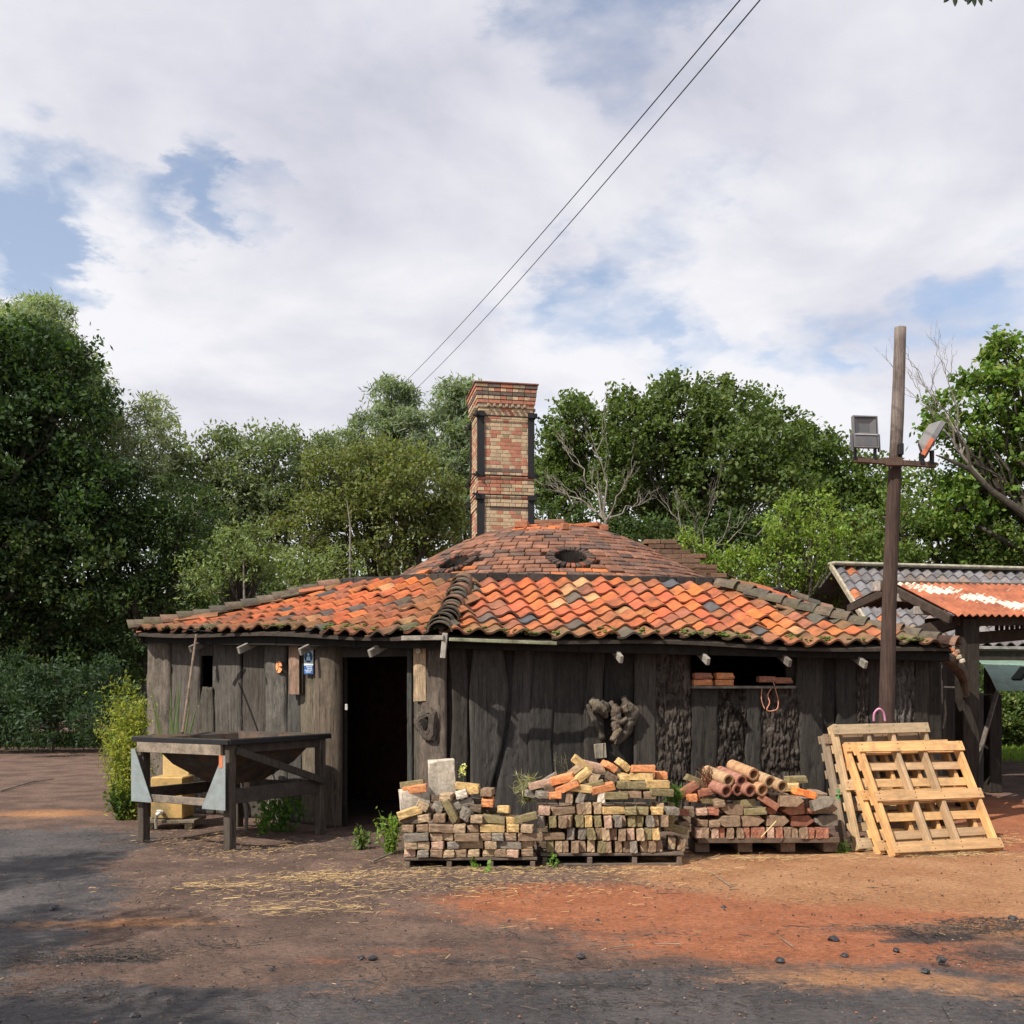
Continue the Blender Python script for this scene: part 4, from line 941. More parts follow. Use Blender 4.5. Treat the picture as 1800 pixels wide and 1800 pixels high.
# ------------------------------------------------------------------ bricks
COLS = {'brown': (.235, .16, .105), 'red': (.30, .125, .08), 'dark brown': (.115, .085, .062), 'grey': (.20, .175, .145), 'yellow': (.50, .34, .15), 'pale': (.50, .44, .36),
        'orange': (.58, .235, .10), 'mossy': (.20, .165, .085), 'pink': (.40, .26, .19), 'vivid orange': (.85, .23, .06), 'tan': (.36, .26, .165)}
_bm = {}
def brick_mesh(kind, colname, var):
    key = (kind, colname, var)
    if key in _bm: return _bm[key]
    L_, W_, H_ = .215, .103, .066
    bm = bmesh.new(); rr = random.Random(hash(kind) % 97+var*13)
    rr = random.Random(var*31+len(kind)*7)
    if kind == 'pointed':
        L_, W_, H_ = .22, .10, .105
        poly = [(-.11, -.05), (.045, -.05), (.115, 0.0), (.06, .052), (-.11, .052)]
        vs = [bm.verts.new((x, y0, z)) for y0 in (-.11, .11) for x, z in poly]; m = len(poly)
        bm.faces.new(vs[:m]); bm.faces.new(list(reversed(vs[m:])))
        for i in range(m): bm.faces.new((vs[i], vs[i+m], vs[(i+1) % m+m], vs[(i+1) % m]))
        bmesh.ops.recalc_face_normals(bm, faces=bm.faces)
    else:
        if kind == 'half': L_ = .11
        if kind == 'slab': L_, W_, H_ = .27, .10, .24
        if kind == 'tall slab': L_, W_, H_ = .245, .11, .33
        bmesh.ops.create_cube(bm, size=1); bmesh.ops.scale(bm, vec=(L_, W_, H_), verts=bm.verts)
    bmesh.ops.bevel(bm, geom=bm.edges[:], offset=.007, segments=2, affect='EDGES', profile=.6)
    bmesh.ops.subdivide_edges(bm, edges=[e for e in bm.edges if e.calc_length() > .05], cuts=2, use_grid_fill=True)
    corner = Vector((rr.choice((-1, 1))*L_/2, rr.choice((-1, 1))*W_/2, rr.choice((-1, 1))*H_/2)); chip = rr.random() < .6
    for v in bm.verts:
        v.co += Vector([rr.gauss(0, .0016) for _ in range(3)])
        if chip:
            d = (v.co-corner).length
            if d < .045: v.co -= corner.normalized()*(.045-d)*.5
    me = bpy.data.meshes.new('brick'); bm.to_mesh(me); bm.free()
    at = me.attributes.new('Col', 'FLOAT_COLOR', 'FACE'); k0 = rr.uniform(.82, 1.18); c = [q*k0 for q in COLS[colname]]
    c2 = [.7*q+.3*w for q, w in zip(c, (.22, .18, .12))] if colname != 'pale' else [q*.9 for q in c]
    arr = []
    for f in me.polygons:
        k1 = rr.uniform(.85, 1.15); arr += (*[q*k1 for q in (c if rr.random() < .8 else c2)], 1)
    at.data.foreach_set('color', arr); me.materials.append(M_BRICK); _bm[key] = me; return me
BR_ALL = []
def brick(kind, colname, loc, R, grp, lab=None, name='brick', cat='brick'):
    o = bpy.data.objects.new(name, brick_mesh(kind, colname, rnd.randrange(5))); col.objects.link(o)
    o.matrix_world = Matrix.Translation(loc) @ R.to_4x4(); BR_ALL.append([o, grp, lab, colname, kind, cat]); return o
ORD = ['', 'first', 'second', 'third', 'fourth', 'fifth', 'sixth', 'seventh', 'eighth', 'ninth', 'tenth', 'eleventh', 'twelfth', 'thirteenth', 'fourteenth', 'fifteenth',
       'sixteenth', 'seventeenth', 'eighteenth', 'nineteenth', 'twentieth', 'twenty-first', 'twenty-second', 'twenty-third', 'twenty-fourth', 'twenty-fifth', 'twenty-sixth', 'twenty-seventh', 'twenty-eighth', 'twenty-ninth', 'thirtieth', 'thirty-first', 'thirty-second', 'thirty-third', 'thirty-fourth', 'thirty-fifth', 'thirty-sixth']
HEAD = Matrix.Rotation(PI/2, 3, 'Z')                       # header face to viewer, flat
EDGE = Matrix.Rotation(PI/2, 3, 'Y') @ Matrix.Rotation(PI/2, 3, 'X')  # header face to viewer, on edge
EDGE = Matrix.Rotation(PI/2, 3, 'Y').inverted() if False else (Matrix.Rotation(PI/2, 3, 'Z') @ Matrix.Rotation(PI/2, 3, 'X'))
def frame_at(G0, yaw):
    return Matrix.Rotation(yaw, 3, 'Z')
def course(G0, yaw, pxs, z0, kinds, pal, pile, rowname, jit=1.0, depth=0.0, z1=None):
    """lay one course left to right between local x0 and x1"""
    R0 = frame_at(G0, yaw); x, x1 = pxs; i = 0; n_ = 0; row = []
    while x < x1-.04:
        kd = kinds[i % len(kinds)] if isinstance(kinds, list) else kinds; i += 1
        w, h = {'h': (.103, .066), 's': (.215, .066), 'e': (.066, .103), 'p': (.225, .105)}[kd]
        R = {'h': HEAD, 's': Matrix.Identity(3), 'e': EDGE, 'p': Matrix.Identity(3)}[kd]
        dy = depth+rnd.uniform(-.03, .035)*jit
        dep = .1075 if kd in 'he' else (.0515 if kd == 's' else .11)
        tl = rnd.uniform(-.05, .05)*jit
        Rl = R0 @ Matrix.Rotation(rnd.uniform(-.15, .15)*jit, 3, 'Z') @ Matrix.Rotation(tl, 3, 'Y')
        if kd == 'p' and rnd.random() < .5: R = Matrix.Rotation(PI, 3, 'Z')
        loc = G0+R0 @ Vector((x+w/2, dep+dy, 0))+Vector((0, 0, z0+h/2+.002+rnd.uniform(0, .004)*jit))
        brick('pointed' if kd == 'p' else 'whole', rnd.choice(pal), loc, Rl @ R, (pile, rowname), None)
        x += w+rnd.uniform(.003, .016)*(1 if rnd.random() < .8 else 2.8); n_ += 1
def heap(lst, conv, D, yaw, pile, pal=None):
    for q in lst:
        zx, zy_, kd, ang, cn = q[:5]; Dd = D+(q[5] if len(q) > 5 else 0)
        px, py = conv(zx, zy_)
        R = {'h': HEAD, 's': Matrix.Identity(3), 'e': EDGE, 'p': Matrix.Identity(3), 'S': Matrix.Identity(3), 'T': Matrix.Identity(3)}[kd]
        dep = .1075 if kd in 'he' else .05
        loc = P(px, py, Dd)+Vector((0, dep, 0))
        Rl = Matrix.Rotation(yaw+rnd.uniform(-.22, .22), 3, 'Z') @ Matrix.Rotation(rnd.uniform(-.12, .12), 3, 'X') @ Matrix.Rotation(math.radians(ang), 3, 'Y')
        if q[4] != cn: pass
        brick({'p': 'pointed', 'S': 'slab', 'T': 'tall slab'}.get(kd, 'whole'), cn, loc, Rl @ R, (pile, 'heap'), None)
def pallet_low(G0, yaw, W, D_, H_, lab, heavy=False, c=(.14, .105, .08)):
    t = thing('pallet', lab, 'pallet', tuple(G0), 'pallets under the brick stacks', (0, 0, yaw))
    nS = 4
    for i in range(nS):
        mb = MB(); x = .03+(W-.06)*i/(nS-1); mb.box((x, D_/2+(.07 if heavy else 0), H_/2-.012), (.045 if not heavy else .14, D_-(.02 if heavy else 0), H_-(.045 if not heavy else .06)), None, jc(c, .8, 1.2), .005)
        mb.build('stringer', M_WOOD, t, local=True)
    for j in range(5):
        mb = MB(); y = .06+(D_-.12)*j/4; mb.box((W/2, y, H_-.013), (W+(.02 if not heavy else .06), .12, .024 if not heavy else .05), None, jc(c, .8, 1.2), .004); mb.build('deck_board', M_WOOD, t, local=True)
    if not heavy: mb = MB(); mb.box((W/2, .045, .011), (W, .09, .02), None, c, .004); mb.build('base_board', M_WOOD, t, local=True)
    return t
warm = ['tan', 'brown', 'brown', 'grey', 'pink', 'tan', 'brown']; coolm = ['grey', 'brown', 'tan', 'pink', 'mossy', 'grey', 'brown', 'tan']; reds = ['red', 'red', 'brown', 'red', 'pink']
# left stack
PL = G(710, 1529); yw = .02; H1 = .105
pallet_low(PL, yw, 1.16, 1.0, H1, 'left brick pallet, low brown slatted pallet with weeds poking out under the first brick stack')
z = H1
course(PL, yw, (0, 1.15), z, ['h'], warm, 'left', 'bottom course'); z += .071
course(PL, yw, (0, 1.15), z, ['h', 'h', 'h', 'h', 's', 'h', 's', 'h'], warm, 'left', 'second course'); z += .071
course(PL, yw, (.0, 1.15), z, ['s', 'h', 'h', 's', 'h', 'h', 'h'], warm+['pale'], 'left', 'third course'); z += .071
course(PL, yw, (-.01, 1.14), z, ['h', 'h', 's', 'h', 'h', 's'], warm+['yellow'], 'left', 'fourth course', 1.3); z += .071
c2 = lambda x, y: (660+x/3.103, 1100+y/3.103)
heap([(200, 868, 's', -8, 'mossy', .35), (213, 893, 's', -8, 'orange', .28), (212, 960, 'S', -6, 'pale', .30), (360, 830, 'T', -3, 'pale', .45), (182, 1022, 's', -18, 'yellow'), (250, 988, 'h', 30, 'tan', .02),
      (298, 1008, 'h', 10, 'dark brown', .1), (342, 990, 'h', 25, 'grey', .1), (388, 940, 'h', 3, 'tan', .12), (330, 948, 'h', 2, 'dark brown', .22), (465, 925, 'h', -14, 'pale', .12), (500, 880, 's', 6, 'yellow', .35),
      (535, 905, 'h', -8, 'yellow', .2), (410, 1012, 's', 62, 'mossy', .05), (470, 975, 's', -18, 'grey', .15), (484, 1030, 'h', -68, 'grey'), (545, 1000, 'h', 8, 'dark brown', .12), (612, 912, 'h', 0, 'brown', .15),
      (612, 965, 'h', 2, 'orange', .13), (268, 1052, 'h', -8, 'tan'), (347, 1048, 'h', 0, 'brown', .02), (545, 1060, 'h', 2, 'tan', -.03), (645, 1058, 's', 4, 'mossy', .03), (702, 1008, 'h', 0, 'yellow', .05), (735, 1066, 'h', 6, 'yellow', .02), (815, 1052, 's', -14, 'mossy', .03),
      (195, 1062, 's', 0, 'dark brown', .03), (440, 1062, 'h', 12, 'brown', .1), (600, 1010, 's', 0, 'dark brown', .3), (390, 1055, 's', 0, 'dark brown', .3), (290, 970, 's', 0, 'dark brown', .45), (720, 1060, 's', 0, 'dark brown', .4), (520, 960, 's', 5, 'grey', .5)], c2, 9.03, yw, 'left')
# middle stack
PM = G(952, 1523); yw2 = .03; H2 = .115
pallet_low(PM, yw2, 1.27, 1.0, H2, 'middle brick pallet, sagging brown pallet under the tallest brick stack')
z = H2
course(PM, yw2, (.05, 1.10), z, 'e', coolm, 'middle', 'bottom course'); z += .110
course(PM, yw2, (-.01, .24), z, 's', ['brown'], 'middle', 'second course', depth=.02)
course(PM, yw2, (.25, 1.12), z, 'e', coolm+['yellow'], 'middle', 'second course', 1.5); z += .112
course(PM, yw2, (-.03, 1.16), z, 'e', coolm+['yellow', 'mossy'], 'middle', 'third course', 2.0); z += .112
course(PM, yw2, (-.02, 1.16), z, ['h', 's', 'e', 'e', 'e', 's', 'h', 'h', 'h'], coolm+['yellow'], 'middle', 'fourth course', 1.5, depth=.03); z += .07
heap([(905, 925, 'h', 4, 'grey', .1), (980, 932, 'h', -3, 'orange'), (1060, 945, 'e', 6, 'brown', .03), (1112, 945, 'e', 20, 'grey', .03), (1232, 940, 'e', 2, 'pale', .02), (1312, 930, 's', 0, 'mossy', .02), (1390, 922, 's', 0, 'brown', .05), (1492, 925, 'h', 0, 'brown', .02),
      (1560, 910, 's', 4, 'mossy', .03), (1347, 870, 'h', 0, 'mossy', .05), (1442, 872, 's', 0, 'mossy', .05), (1540, 865, 's', 3, 'yellow', .05), (1462, 782, 's', 0, 'orange', .12), (1455, 826, 's', 0, 'yellow', .12), (1355, 832, 'h', 2, 'yellow', .15),
      (1130, 757, 's', 36, 'yellow', .25), (1195, 768, 's', 15, 'pink', .3), (1278, 772, 'h', 38, 'orange', .22), (1355, 762, 'h', 40, 'yellow', .28), (1075, 803, 's', -40, 'tan', .2), (1120, 828, 's', -38, 'yellow', .1), (1020, 836, 's', -14, 'orange', .12),
      (1195, 835, 'h', 16, 'tan', .12), (1185, 878, 's', -14, 'mossy', .04), (1050, 882, 's', -24, 'orange', .02), (1120, 888, 's', 5, 'yellow', .03), (1240, 888, 's', -12, 'orange', .02), (900, 866, 's', -12, 'pink', .2), (940, 846, 's', -30, 'grey', .3), (1292, 830, 'h', 28, 'dark brown', .12),
      (985, 890, 's', 0, 'dark brown', .15), (1210, 800, 's', 0, 'dark brown', .5), (1100, 850, 's', 4, 'dark brown', .4), (1340, 805, 's', 0, 'dark brown', .45), (1250, 850, 's', 0, 'dark brown', .35), (1470, 862, 's', 0, 'dark brown', .35), (880, 925, 's', 10, 'grey', .25), (1560, 820, 'h', 0, 'orange', .2), (1060, 870, 's', 0, 'grey', .35)], c2, 9.22, yw2, 'middle')
heap([(1610, 1000, 'e', 4, 'mossy', .25), (1615, 1045, 'e', -3, 'mossy', .1), (1550, 1000, 'e', 0, 'tan', .03), (1620, 1190, 'e', 5, 'tan', .05), (1665, 1195, 'e', 12, 'brown', .05), (1640, 1110, 's', 14, 'mossy', .1), (1540, 1130, 'e', 0, 'brown', .0)], c2, 9.25, yw2, 'middle')
# right stack of shaped bricks
c3 = lambda x, y: (1160+x/2.8125, 1100+y/2.8125)
PR = G(1232, 1504); yw3 = .02; H3 = .155
pallet_low(PR, yw3, 1.30, .95, H3, 'right brick pallet, heavy dark plank platform under the shaped bricks and clay pipes', True, (.15, .105, .075))
z = H3
course(PR, yw3, (-.05, 1.27), z, 'e', reds, 'right', 'bottom course', .8); z += .110
course(PR, yw3, (-.04, .14), z, 'h', reds, 'right', 'second course'); course(PR, yw3, (.15, 1.27), z, 'p', reds+['brown', 'grey'], 'right', 'second course', .8); z += .112
course(PR, yw3, (-.03, 1.25), z, ['h', 'h', 'p', 's', 'h', 'p', 'h', 'p'], reds+['brown', 'grey', 'mossy'], 'right', 'third course', 1.6, depth=.03)
heap([(300, 878, 'h', -8, 'brown', .02), (420, 880, 's', -6, 'mossy', .08), (540, 872, 's', 32, 'red', .04), (650, 868, 'p', 0, 'brown', .02), (735, 872, 'h', -3, 'grey', .12), (805, 880, 'p', -16, 'grey', .03), (590, 850, 's', 2, 'brown', .2), (718, 830, 's', 14, 'vivid orange', .04),
      (680, 762, 's', 0, 'mossy', .4), (640, 800, 's', -2, 'yellow', .3), (792, 840, 'h', 4, 'brown', .15), (180, 768, 's', 22, 'mossy', .2), (140, 812, 's', -32, 'red', .1), (242, 818, 's', -12, 'red', .12), (160, 848, 'h', 0, 'orange', .05), (205, 850, 'h', 12, 'red', .15), (250, 865, 's', 5, 'mossy', .15),
      (380, 845, 's', 0, 'dark brown', .3), (500, 850, 's', 0, 'dark brown', .35), (680, 830, 's', 0, 'dark brown', .4), (120, 930, 'h', 4, 'red', .1), (115, 985, 'h', -6, 'brown', .1), (60, 940, 'e', 0, 'mossy', .0)], c3, 9.72, yw3, 'right')
# loose bricks at the far end of the pallet stacks and on the sill
for i, (px, py, cn) in enumerate(((1231, 1200, 'orange'), (1268, 1200, 'orange'), (1232, 1188, 'red'), (1270, 1188, 'orange'), (1345, 1194, 'red'), (1372, 1196, 'red'))):
    q, exx, nn = hang_frame(px, py, 0, .045); R = Matrix((exx, Vector((-exx.y, exx.x, 0)), zv)).transposed()
    brick('whole', cn, q, R @ Matrix.Rotation(rnd.uniform(-.05, .05), 3, 'Z'), ('sill', 'sill'), None)
# hidden inside of the stacks, one mass
mb = MB()
for (G0, yaw, W, zt, z0) in ((PL, yw, 1.12, .38, H1), (PM, yw2, 1.15, .50, H2), (PR, yw3, 1.25, .40, H3)):
    R0 = frame_at(G0, yaw)
    for iy in range(3):
        for iz in range(int((zt-z0)/.071)):
            for ix in range(int(W/.108)):
                mb.box(G0+R0 @ Vector((.055+ix*.108, .36+iy*.225, 0))+Vector((0, 0, z0+.035+iz*.071)), (.1, .21, .064), R0 @ Matrix.Rotation(rnd.uniform(-.03, .03), 3, 'Z'), jc((.16, .115, .08), .7, 1.2), .006)
tag(mb.build('brick_fill', M_BRICK, None, org=PM), kind='stuff')
# clay pipes
pipes = [(465, 735, 'brown', .05), (340, 765, 'tan', .0), (405, 768, 'red', .03), (545, 772, 'tan', .02), (606, 795, 'tan', .0), (330, 818, 'red', -.03), (448, 815, 'red', .0), (508, 812, 'brown', .02), (497, 775, 'brown', .12), (388, 810, 'red', .04)]
plab = ['tan clay pipe lying on top of the others', 'mossy tan clay pipe with its open end left of the red one', 'reddish clay pipe between two tan ones in the upper row', 'tan clay pipe just right of the topmost pipe', 'rightmost clay pipe, beside the vivid orange brick',
        'leftmost clay pipe of the bottom row, under dry straw', 'dark mouthed red clay pipe in the middle of the bottom row', 'brown clay pipe low in the pile under the topmost pipe', 'brown clay pipe set back directly below the topmost pipe', 'small red clay pipe squeezed between leftmost and middle bottom pipes']
for (zx, zy_, cn, dd), lab in zip(pipes, plab):
    px, py = c3(zx, zy_); p = P(px, py, 9.72+dd); d = Vector((-.38, .85, .16)).normalized(); ro, ri, L_ = .060, .042, .36; mb = MB()
    u = d.cross(zv).normalized(); w = u.cross(d); vs = []; k = 22
    for (t_, r) in ((0, ri), (0, ro), (.0, ro), (L_, ro), (L_, ri), (.0, ri)):
        for i in range(k): a = 2*PI*i/k; vs.append(p+d*t_+(u*math.cos(a)+w*math.sin(a))*r)
    fs = []
    for a_, b_ in ((0, 1), (2, 3), (3, 4), (4, 5)):
        fs += [(a_*k+i, a_*k+(i+1) % k, b_*k+(i+1) % k, b_*k+i) for i in range(k)]
    mb.add(vs, fs, jc({'tan': (.40, .27, .16), 'red': (.33, .15, .105), 'brown': (.42, .25, .14)}[cn], .9, 1.1))
    o = mb.build('clay_pipe', M_BRICK, None, org=p); tag(o, lab, 'clay pipe', 'clay drain pipes on the right brick stack')
# vertical posts bracing the stack ends
# labels for bricks
def label_bricks():
    groups = {}
    for it in BR_ALL: groups.setdefault(it[1], []).append(it)
    for (pile, row), its in groups.items():
        cnt = {}
        for it in its: cnt.setdefault((it[3], it[4]), []).append(it)
        for (cn, kd), ls in cnt.items():
            ls.sort(key=lambda t: t[0].matrix_world.translation.x)
            for i, it in enumerate(ls):
                shape = {'whole': 'brick', 'pointed': 'pointed brick', 'slab': 'upright block', 'tall slab': 'tall upright block'}[kd]
                o = it[0]; fm = '' if len(ls) == 1 else (ORD[i+1]+' ' if i < len(ls)-1 else 'last ')
                if pile == 'sill': lab = f'{fm}{cn} {shape} from the left on the window sill' if len(ls) > 1 else f'only {cn} {shape} on the window sill'
                elif row == 'heap': lab = (f'{fm}{cn} {shape} from the left in the loose heap topping the {pile} stack' if len(ls) > 1 else f'only {cn} {shape} in the loose heap topping the {pile} stack')
                else: lab = (f'{fm}{cn} {shape} from the left in the {row} of the {pile} stack' if len(ls) > 1 else f'only {cn} {shape} in the {row} of the {pile} stack')
                if len(ls) == 2: lab = lab.replace('first', 'left-hand', 1).replace('last', 'right-hand', 1).replace(' from the left', '')
                elif fm == 'last ': lab = lab.replace('last', 'rightmost', 1).replace(' from the left', '')
                tag(o, lab, 'block' if 'slab' in kd else 'brick', 'bricks on the window sill' if pile == 'sill' else f'bricks stacked on the {pile} pallet')
                if 'slab' in kd: o.name = 'block'
label_bricks()

# ------------------------------------------------------------------ leaning pallets
def lean_pallet(BL, BRt, TL, lab, c, bottom=True, hh=1.0):
    ex = (BRt-BL); W = ex.length; ex.normalize(); up = TL-BL; up = up-ex*up.dot(ex); H_ = up.length; up.normalize(); n = ex.cross(up)   # n toward camera-ish
    if n.y > 0: n = -n
    R = Matrix((ex, up, n)).transposed()
    if R.determinant() < 0: R = Matrix((ex, up, -n)).transposed(); sgn = -1
    else: sgn = 1
    t = thing('wooden_pallet', lab, 'pallet', tuple(BL), 'pallets leaning on the pole', R.to_euler())
    def cc():
        g_ = rnd.choice((0, 0, .1, .25, .5)); return jc(tuple(p*(1-g_)+q*g_ for p, q in zip(c, (.30, .25, .19))), .82, 1.15)
    Hs = .088
    for i in range(4):
        mb = MB(); x = [.03, W*.36, W*.62, W-.03][i]; mb.box((x, H_/2, 0), (.04, H_, Hs), None, cc(), .004); mb.build('stringer', M_WOODY, t, local=True)
    for y in (.06, H_*.5, H_-.06):
        mb = MB(); mb.box((W/2+rnd.uniform(-.006, .006), y, sgn*(Hs/2+.010)), (W+.02, .105, .019), Matrix.Rotation(rnd.uniform(-.01, .01), 3, 'Z'), cc(), .003)
        for x in (.03, W*.36, W*.62, W-.03):
            for dy_ in (-.025, .03): mb.box((x+rnd.uniform(-.01, .01), y+dy_, sgn*(Hs/2+.0205)), (.009, .009, .003), None, (.06, .04, .03))
        mb.build('base_board', M_WOODX, t, local=True)
    k = 7
    for j in range(k):
        mb = MB(); y = .045+(H_-.09)*j/(k-1); mb.box((W/2+rnd.uniform(-.006, .006), y, -sgn*(Hs/2+.010)), (W, .088, .018), Matrix.Rotation(rnd.uniform(-.012, .012), 3, 'Z'), cc(), .003); mb.build('deck_board', M_WOODX, t, local=True)
    return t
pc = (.58, .335, .145)
BL = P(1570, 1508, 9.62); BL.z = .012; BRt = P(1758, 1491, 9.96); TL = P(1508, 1309, 10.2)
BRt.z = .015
exw = (BRt-BL).normalized(); upv = (TL-BL).normalized(); nv_ = exw.cross(upv).normalized(); nv_ = nv_ if nv_.y > 0 else -nv_
nb = Vector((nv_.x, nv_.y, 0)).normalized()
lean_pallet(BL, BRt, TL, 'front leaning pallet, clean yellow wood with three cross boards facing the yard', pc)
o2 = nb*.150-exw*.05+Vector((0, 0, .0)); lean_pallet(BL+o2, BRt+o2, TL+o2+upv*0+Vector((0, 0, 0)), 'middle leaning pallet sandwiched behind the front one, fresh orange-yellow slats', (.60, .35, .15))
o3 = nb*.30-exw*.13; B3 = Vector((3.34, 9.96, .012)); lean_pallet(B3, B3+exw*1.12, Vector((3.235, 10.38, 1.215)), 'rear leaning pallet with the highest top edge, greyer top board', (.50, .35, .20))
o4 = nb*.14-exw*.05; lean_pallet(B3+o4, B3+o4+exw*1.1, Vector((3.235, 10.38, 1.215))+o4-upv*.12, 'weathered brown pallet at the back left of the leaning pallets', (.25, .175, .115))
mb = MB(); gp = B3+upv*.60; mb.box(gp+Vector((-.03, -.03, 0)), (.02, .06, .11), None, (.05, .35, .10)); tag(mb.build('paint_mark', M_PLAIN, None, org=gp), 'small green painted tag on the edge of the leaning pallets', 'tag')

# ------------------------------------------------------------------ pole with floodlights
pole = thing('wooden_pole', 'tall creosoted wooden pole carrying two floodlights in front of the shed', 'pole', (P(1550, 1208, 10.85).x, 10.85, 0))
mb = MB(); bx = P(1549, 1265, 10.85); bx.z = -.05; tpp = P(1582, 576, 10.85); pts = []; rd = []
for i in range(41): t_ = i/40; pts.append(bx.lerp(tpp, t_)+Vector((.008*math.sin(t_*9), 0, 0))); rd.append((.088*(1-t_)+.060*t_)*rnd.uniform(.98, 1.02))
mb.tube(pts, rd, 22, (.17, .115, .085)); po = mb.build('shaft', M_POLE, pole, smooth=True)
# upper half is greyer
for f_i, f in enumerate(po.data.polygons):
    zc = f.center.z; k_ = min(max((zc-3.9)/.6, 0), 1); a = po.data.attributes['Col'].data[f_i]; a.color = (.062+.12*k_, .038+.11*k_, .029+.10*k_, 1)
mb = MB(); ca, cb_ = P(1502, 808, 10.73), P(1645, 818, 10.73); mb.cur = (.10, .065, .05); mb.beam(ca, cb_, .05, .055); mb.box(P(1571, 812, 10.73), (.18, .062, .085), None, None, .004); mb.build('crossbar', M_WOOD, pole)
mb = MB(); mb.cur = (.03, .03, .03); mb.box(P(1583, 790, 10.76), (.05, .06, .12), None, None, .005); mb.build('junction_box', M_IRON, pole)
def flood(px, py, yaw, pitch, lab, cback, w=.27, h=.34, D=10.7):
    p = P(px, py, D); t = thing('floodlight', lab, 'floodlight', tuple(p), 'floodlights on the wooden pole', (pitch, 0, yaw))
    mb = MB(); d = .11   # body: flared box, front at -y
    poly = [(-w/2, -h/2), (w/2, -h/2), (w/2, h/2), (-w/2, h/2)]
    fr = [Vector((x, -.03, y)) for x, y in poly]; fr2 = [Vector((x*.99, .02, y*.99)) for x, y in poly]; bk = [Vector((x*.62, d, y*.55)) for x, y in poly]
    inn = [Vector((x*.90, -.03, y*.92)) for x, y in poly]; in2 = [Vector((x*.90, -.015, y*.92)) for x, y in poly]
    vs = inn+fr+fr2+bk
    fs = [(i, (i+1) % 4, 4+(i+1) % 4, 4+i) for i in range(4)]+[(4+i, 4+(i+1) % 4, 8+(i+1) % 4, 8+i) for i in range(4)]+[(8+i, 8+(i+1) % 4, 12+(i+1) % 4, 12+i) for i in range(4)]+[(12, 13, 14, 15)]
    mb.add(vs, fs, (.15, .15, .155)); mb.build('housing', M_STEEL, t, local=True)
    mb = MB(); lo = [Vector((x, -.022, y)) for x, y in ((-w*.44, -h*.10), (w*.44, -h*.10), (w*.44, h*.45), (-w*.44, h*.45))]; rec = [Vector((x, .0, y)) for x, y in ((-w*.22, .0), (w*.22, .0), (w*.22, h*.28), (-w*.22, h*.28))]
    mb.add(lo+rec, [(i, (i+1) % 4, 4+(i+1) % 4, 4+i) for i in range(4)]+[(4, 5, 6, 7)], (.10, .10, .105)); mb.build('reflector', M_STEEL, t, local=True)
    mb = MB(); mb.box((0, -.024, -h*.29), (w*.88, .012, h*.34), None, (.11, .11, .12), .003); mb.box((0, -.033, -h*.10), (w*.9, .012, .012), None, (.4, .4, .4)); mb.build('gear_cover', M_STEEL, t, local=True)
    mb = MB(); mb.cur = cback
    for s in (-1, 1): mb.box((s*(w/2+.014), .0, -h*.33), (.014, .045, h*.52), None, None, .002)
    mb.build('bracket', M_STEEL, t, local=True); return t
flood(1520, 760, .12, -.1, 'left floodlight, grey box facing the yard with its lens above a dark panel', (.10, .10, .11))
flood(1640, 772, 1.25, .52, 'right floodlight, tilted sideways on a rusty orange bracket', (.48, .13, .06), .23, .36)
for x_, y_, s_ in ((1620, 806, (.04, .05, .12)), (1638, 804, (.03, .05, .14)), (1503, 798, (.02, .05, .11)), (1538, 798, (.02, .05, .11))): mb = MB(); mb.box(P(x_, y_, 10.72), s_, None, (.05, .04, .04)); mb.build('lamp_bracket', M_IRON, pole)

# overhead wires
for pxa, pxb, lab in ((1262, 690, 'left of the two thin black overhead wires crossing the sky'), (1297, 722, 'right of the two thin black overhead wires crossing the sky')):
    a, b = P(pxa, -10, 9.0), P(pxb-20, 712, 34.0); d = b-a; a0 = a-d*.42; mb = MB()
    pts = [a0.lerp(b, i/40)+Vector((0, 0, -.35*math.sin(PI*i/40)+.0)) for i in range(41)]
    off = (P(pxa, -10, 9.0)-min(pts, key=lambda q: abs(q.y-9.0))).z*0
    mb.tube(pts, .0062, 6, (.03, .03, .05)); tag(mb.build('overhead_wire', M_IRON, None, org=a), lab, 'wire', 'overhead wires')

# ------------------------------------------------------------------ open shelter with rusty corrugated roof
sh = thing('open_shelter', 'dark timber open shelter with rusty and white painted corrugated roof', 'shelter', (6.1, 14, 0))
def corr(A_, B_, C_, D_, name, mat, amp=.018, pitch=.105, parent=sh, c=None, nv=14, bend=None, colf=None, th=.006):
    """corrugated sheet: A->B along the eave (ridges run A->D)"""
    L = (B_-A_).length; n = int(L/pitch*8); vs = []; fs = []; nrm = (B_-A_).cross(D_-A_).normalized()
    if nrm.z < 0: nrm = -nrm
    cs = []
    for s_ in (0, 1):
        for i in range(n+1):
            u = i/n
            for j in range(nv+1):
                v = j/nv; p = A_.lerp(B_, u).lerp(D_.lerp(C_, u), v); q = nrm*(amp*math.cos(2*PI*u*L/pitch)-s_*th)
                if bend: q = q+bend(u, v)
                vs.append(p+q)
    m = (n+1)*(nv+1); mb = MB()
    for s_ in (0, 1):
        for i in range(n):
            for j in range(nv):
                a = s_*m+i*(nv+1)+j; f = (a, a+nv+1, a+nv+2, a+1); mb.add([], []); fs.append(f if s_ == 0 else f[::-1]); cs.append(colf(i/n, j/nv) if colf else c)
    for i in range(n):
        for j in (0, nv): a = i*(nv+1)+j; fs.append((a, m+a, m+a+nv+1, a+nv+1)); cs.append(cs[0])
    for i in (0, n):
        for j in range(nv): a = i*(nv+1)+j; fs.append((a, a+1, m+a+1, m+a)); cs.append(cs[0])
    mb.v = [tuple(v) for v in vs]; mb.f = fs; mb.c = cs
    return mb.build(name, mat, parent)
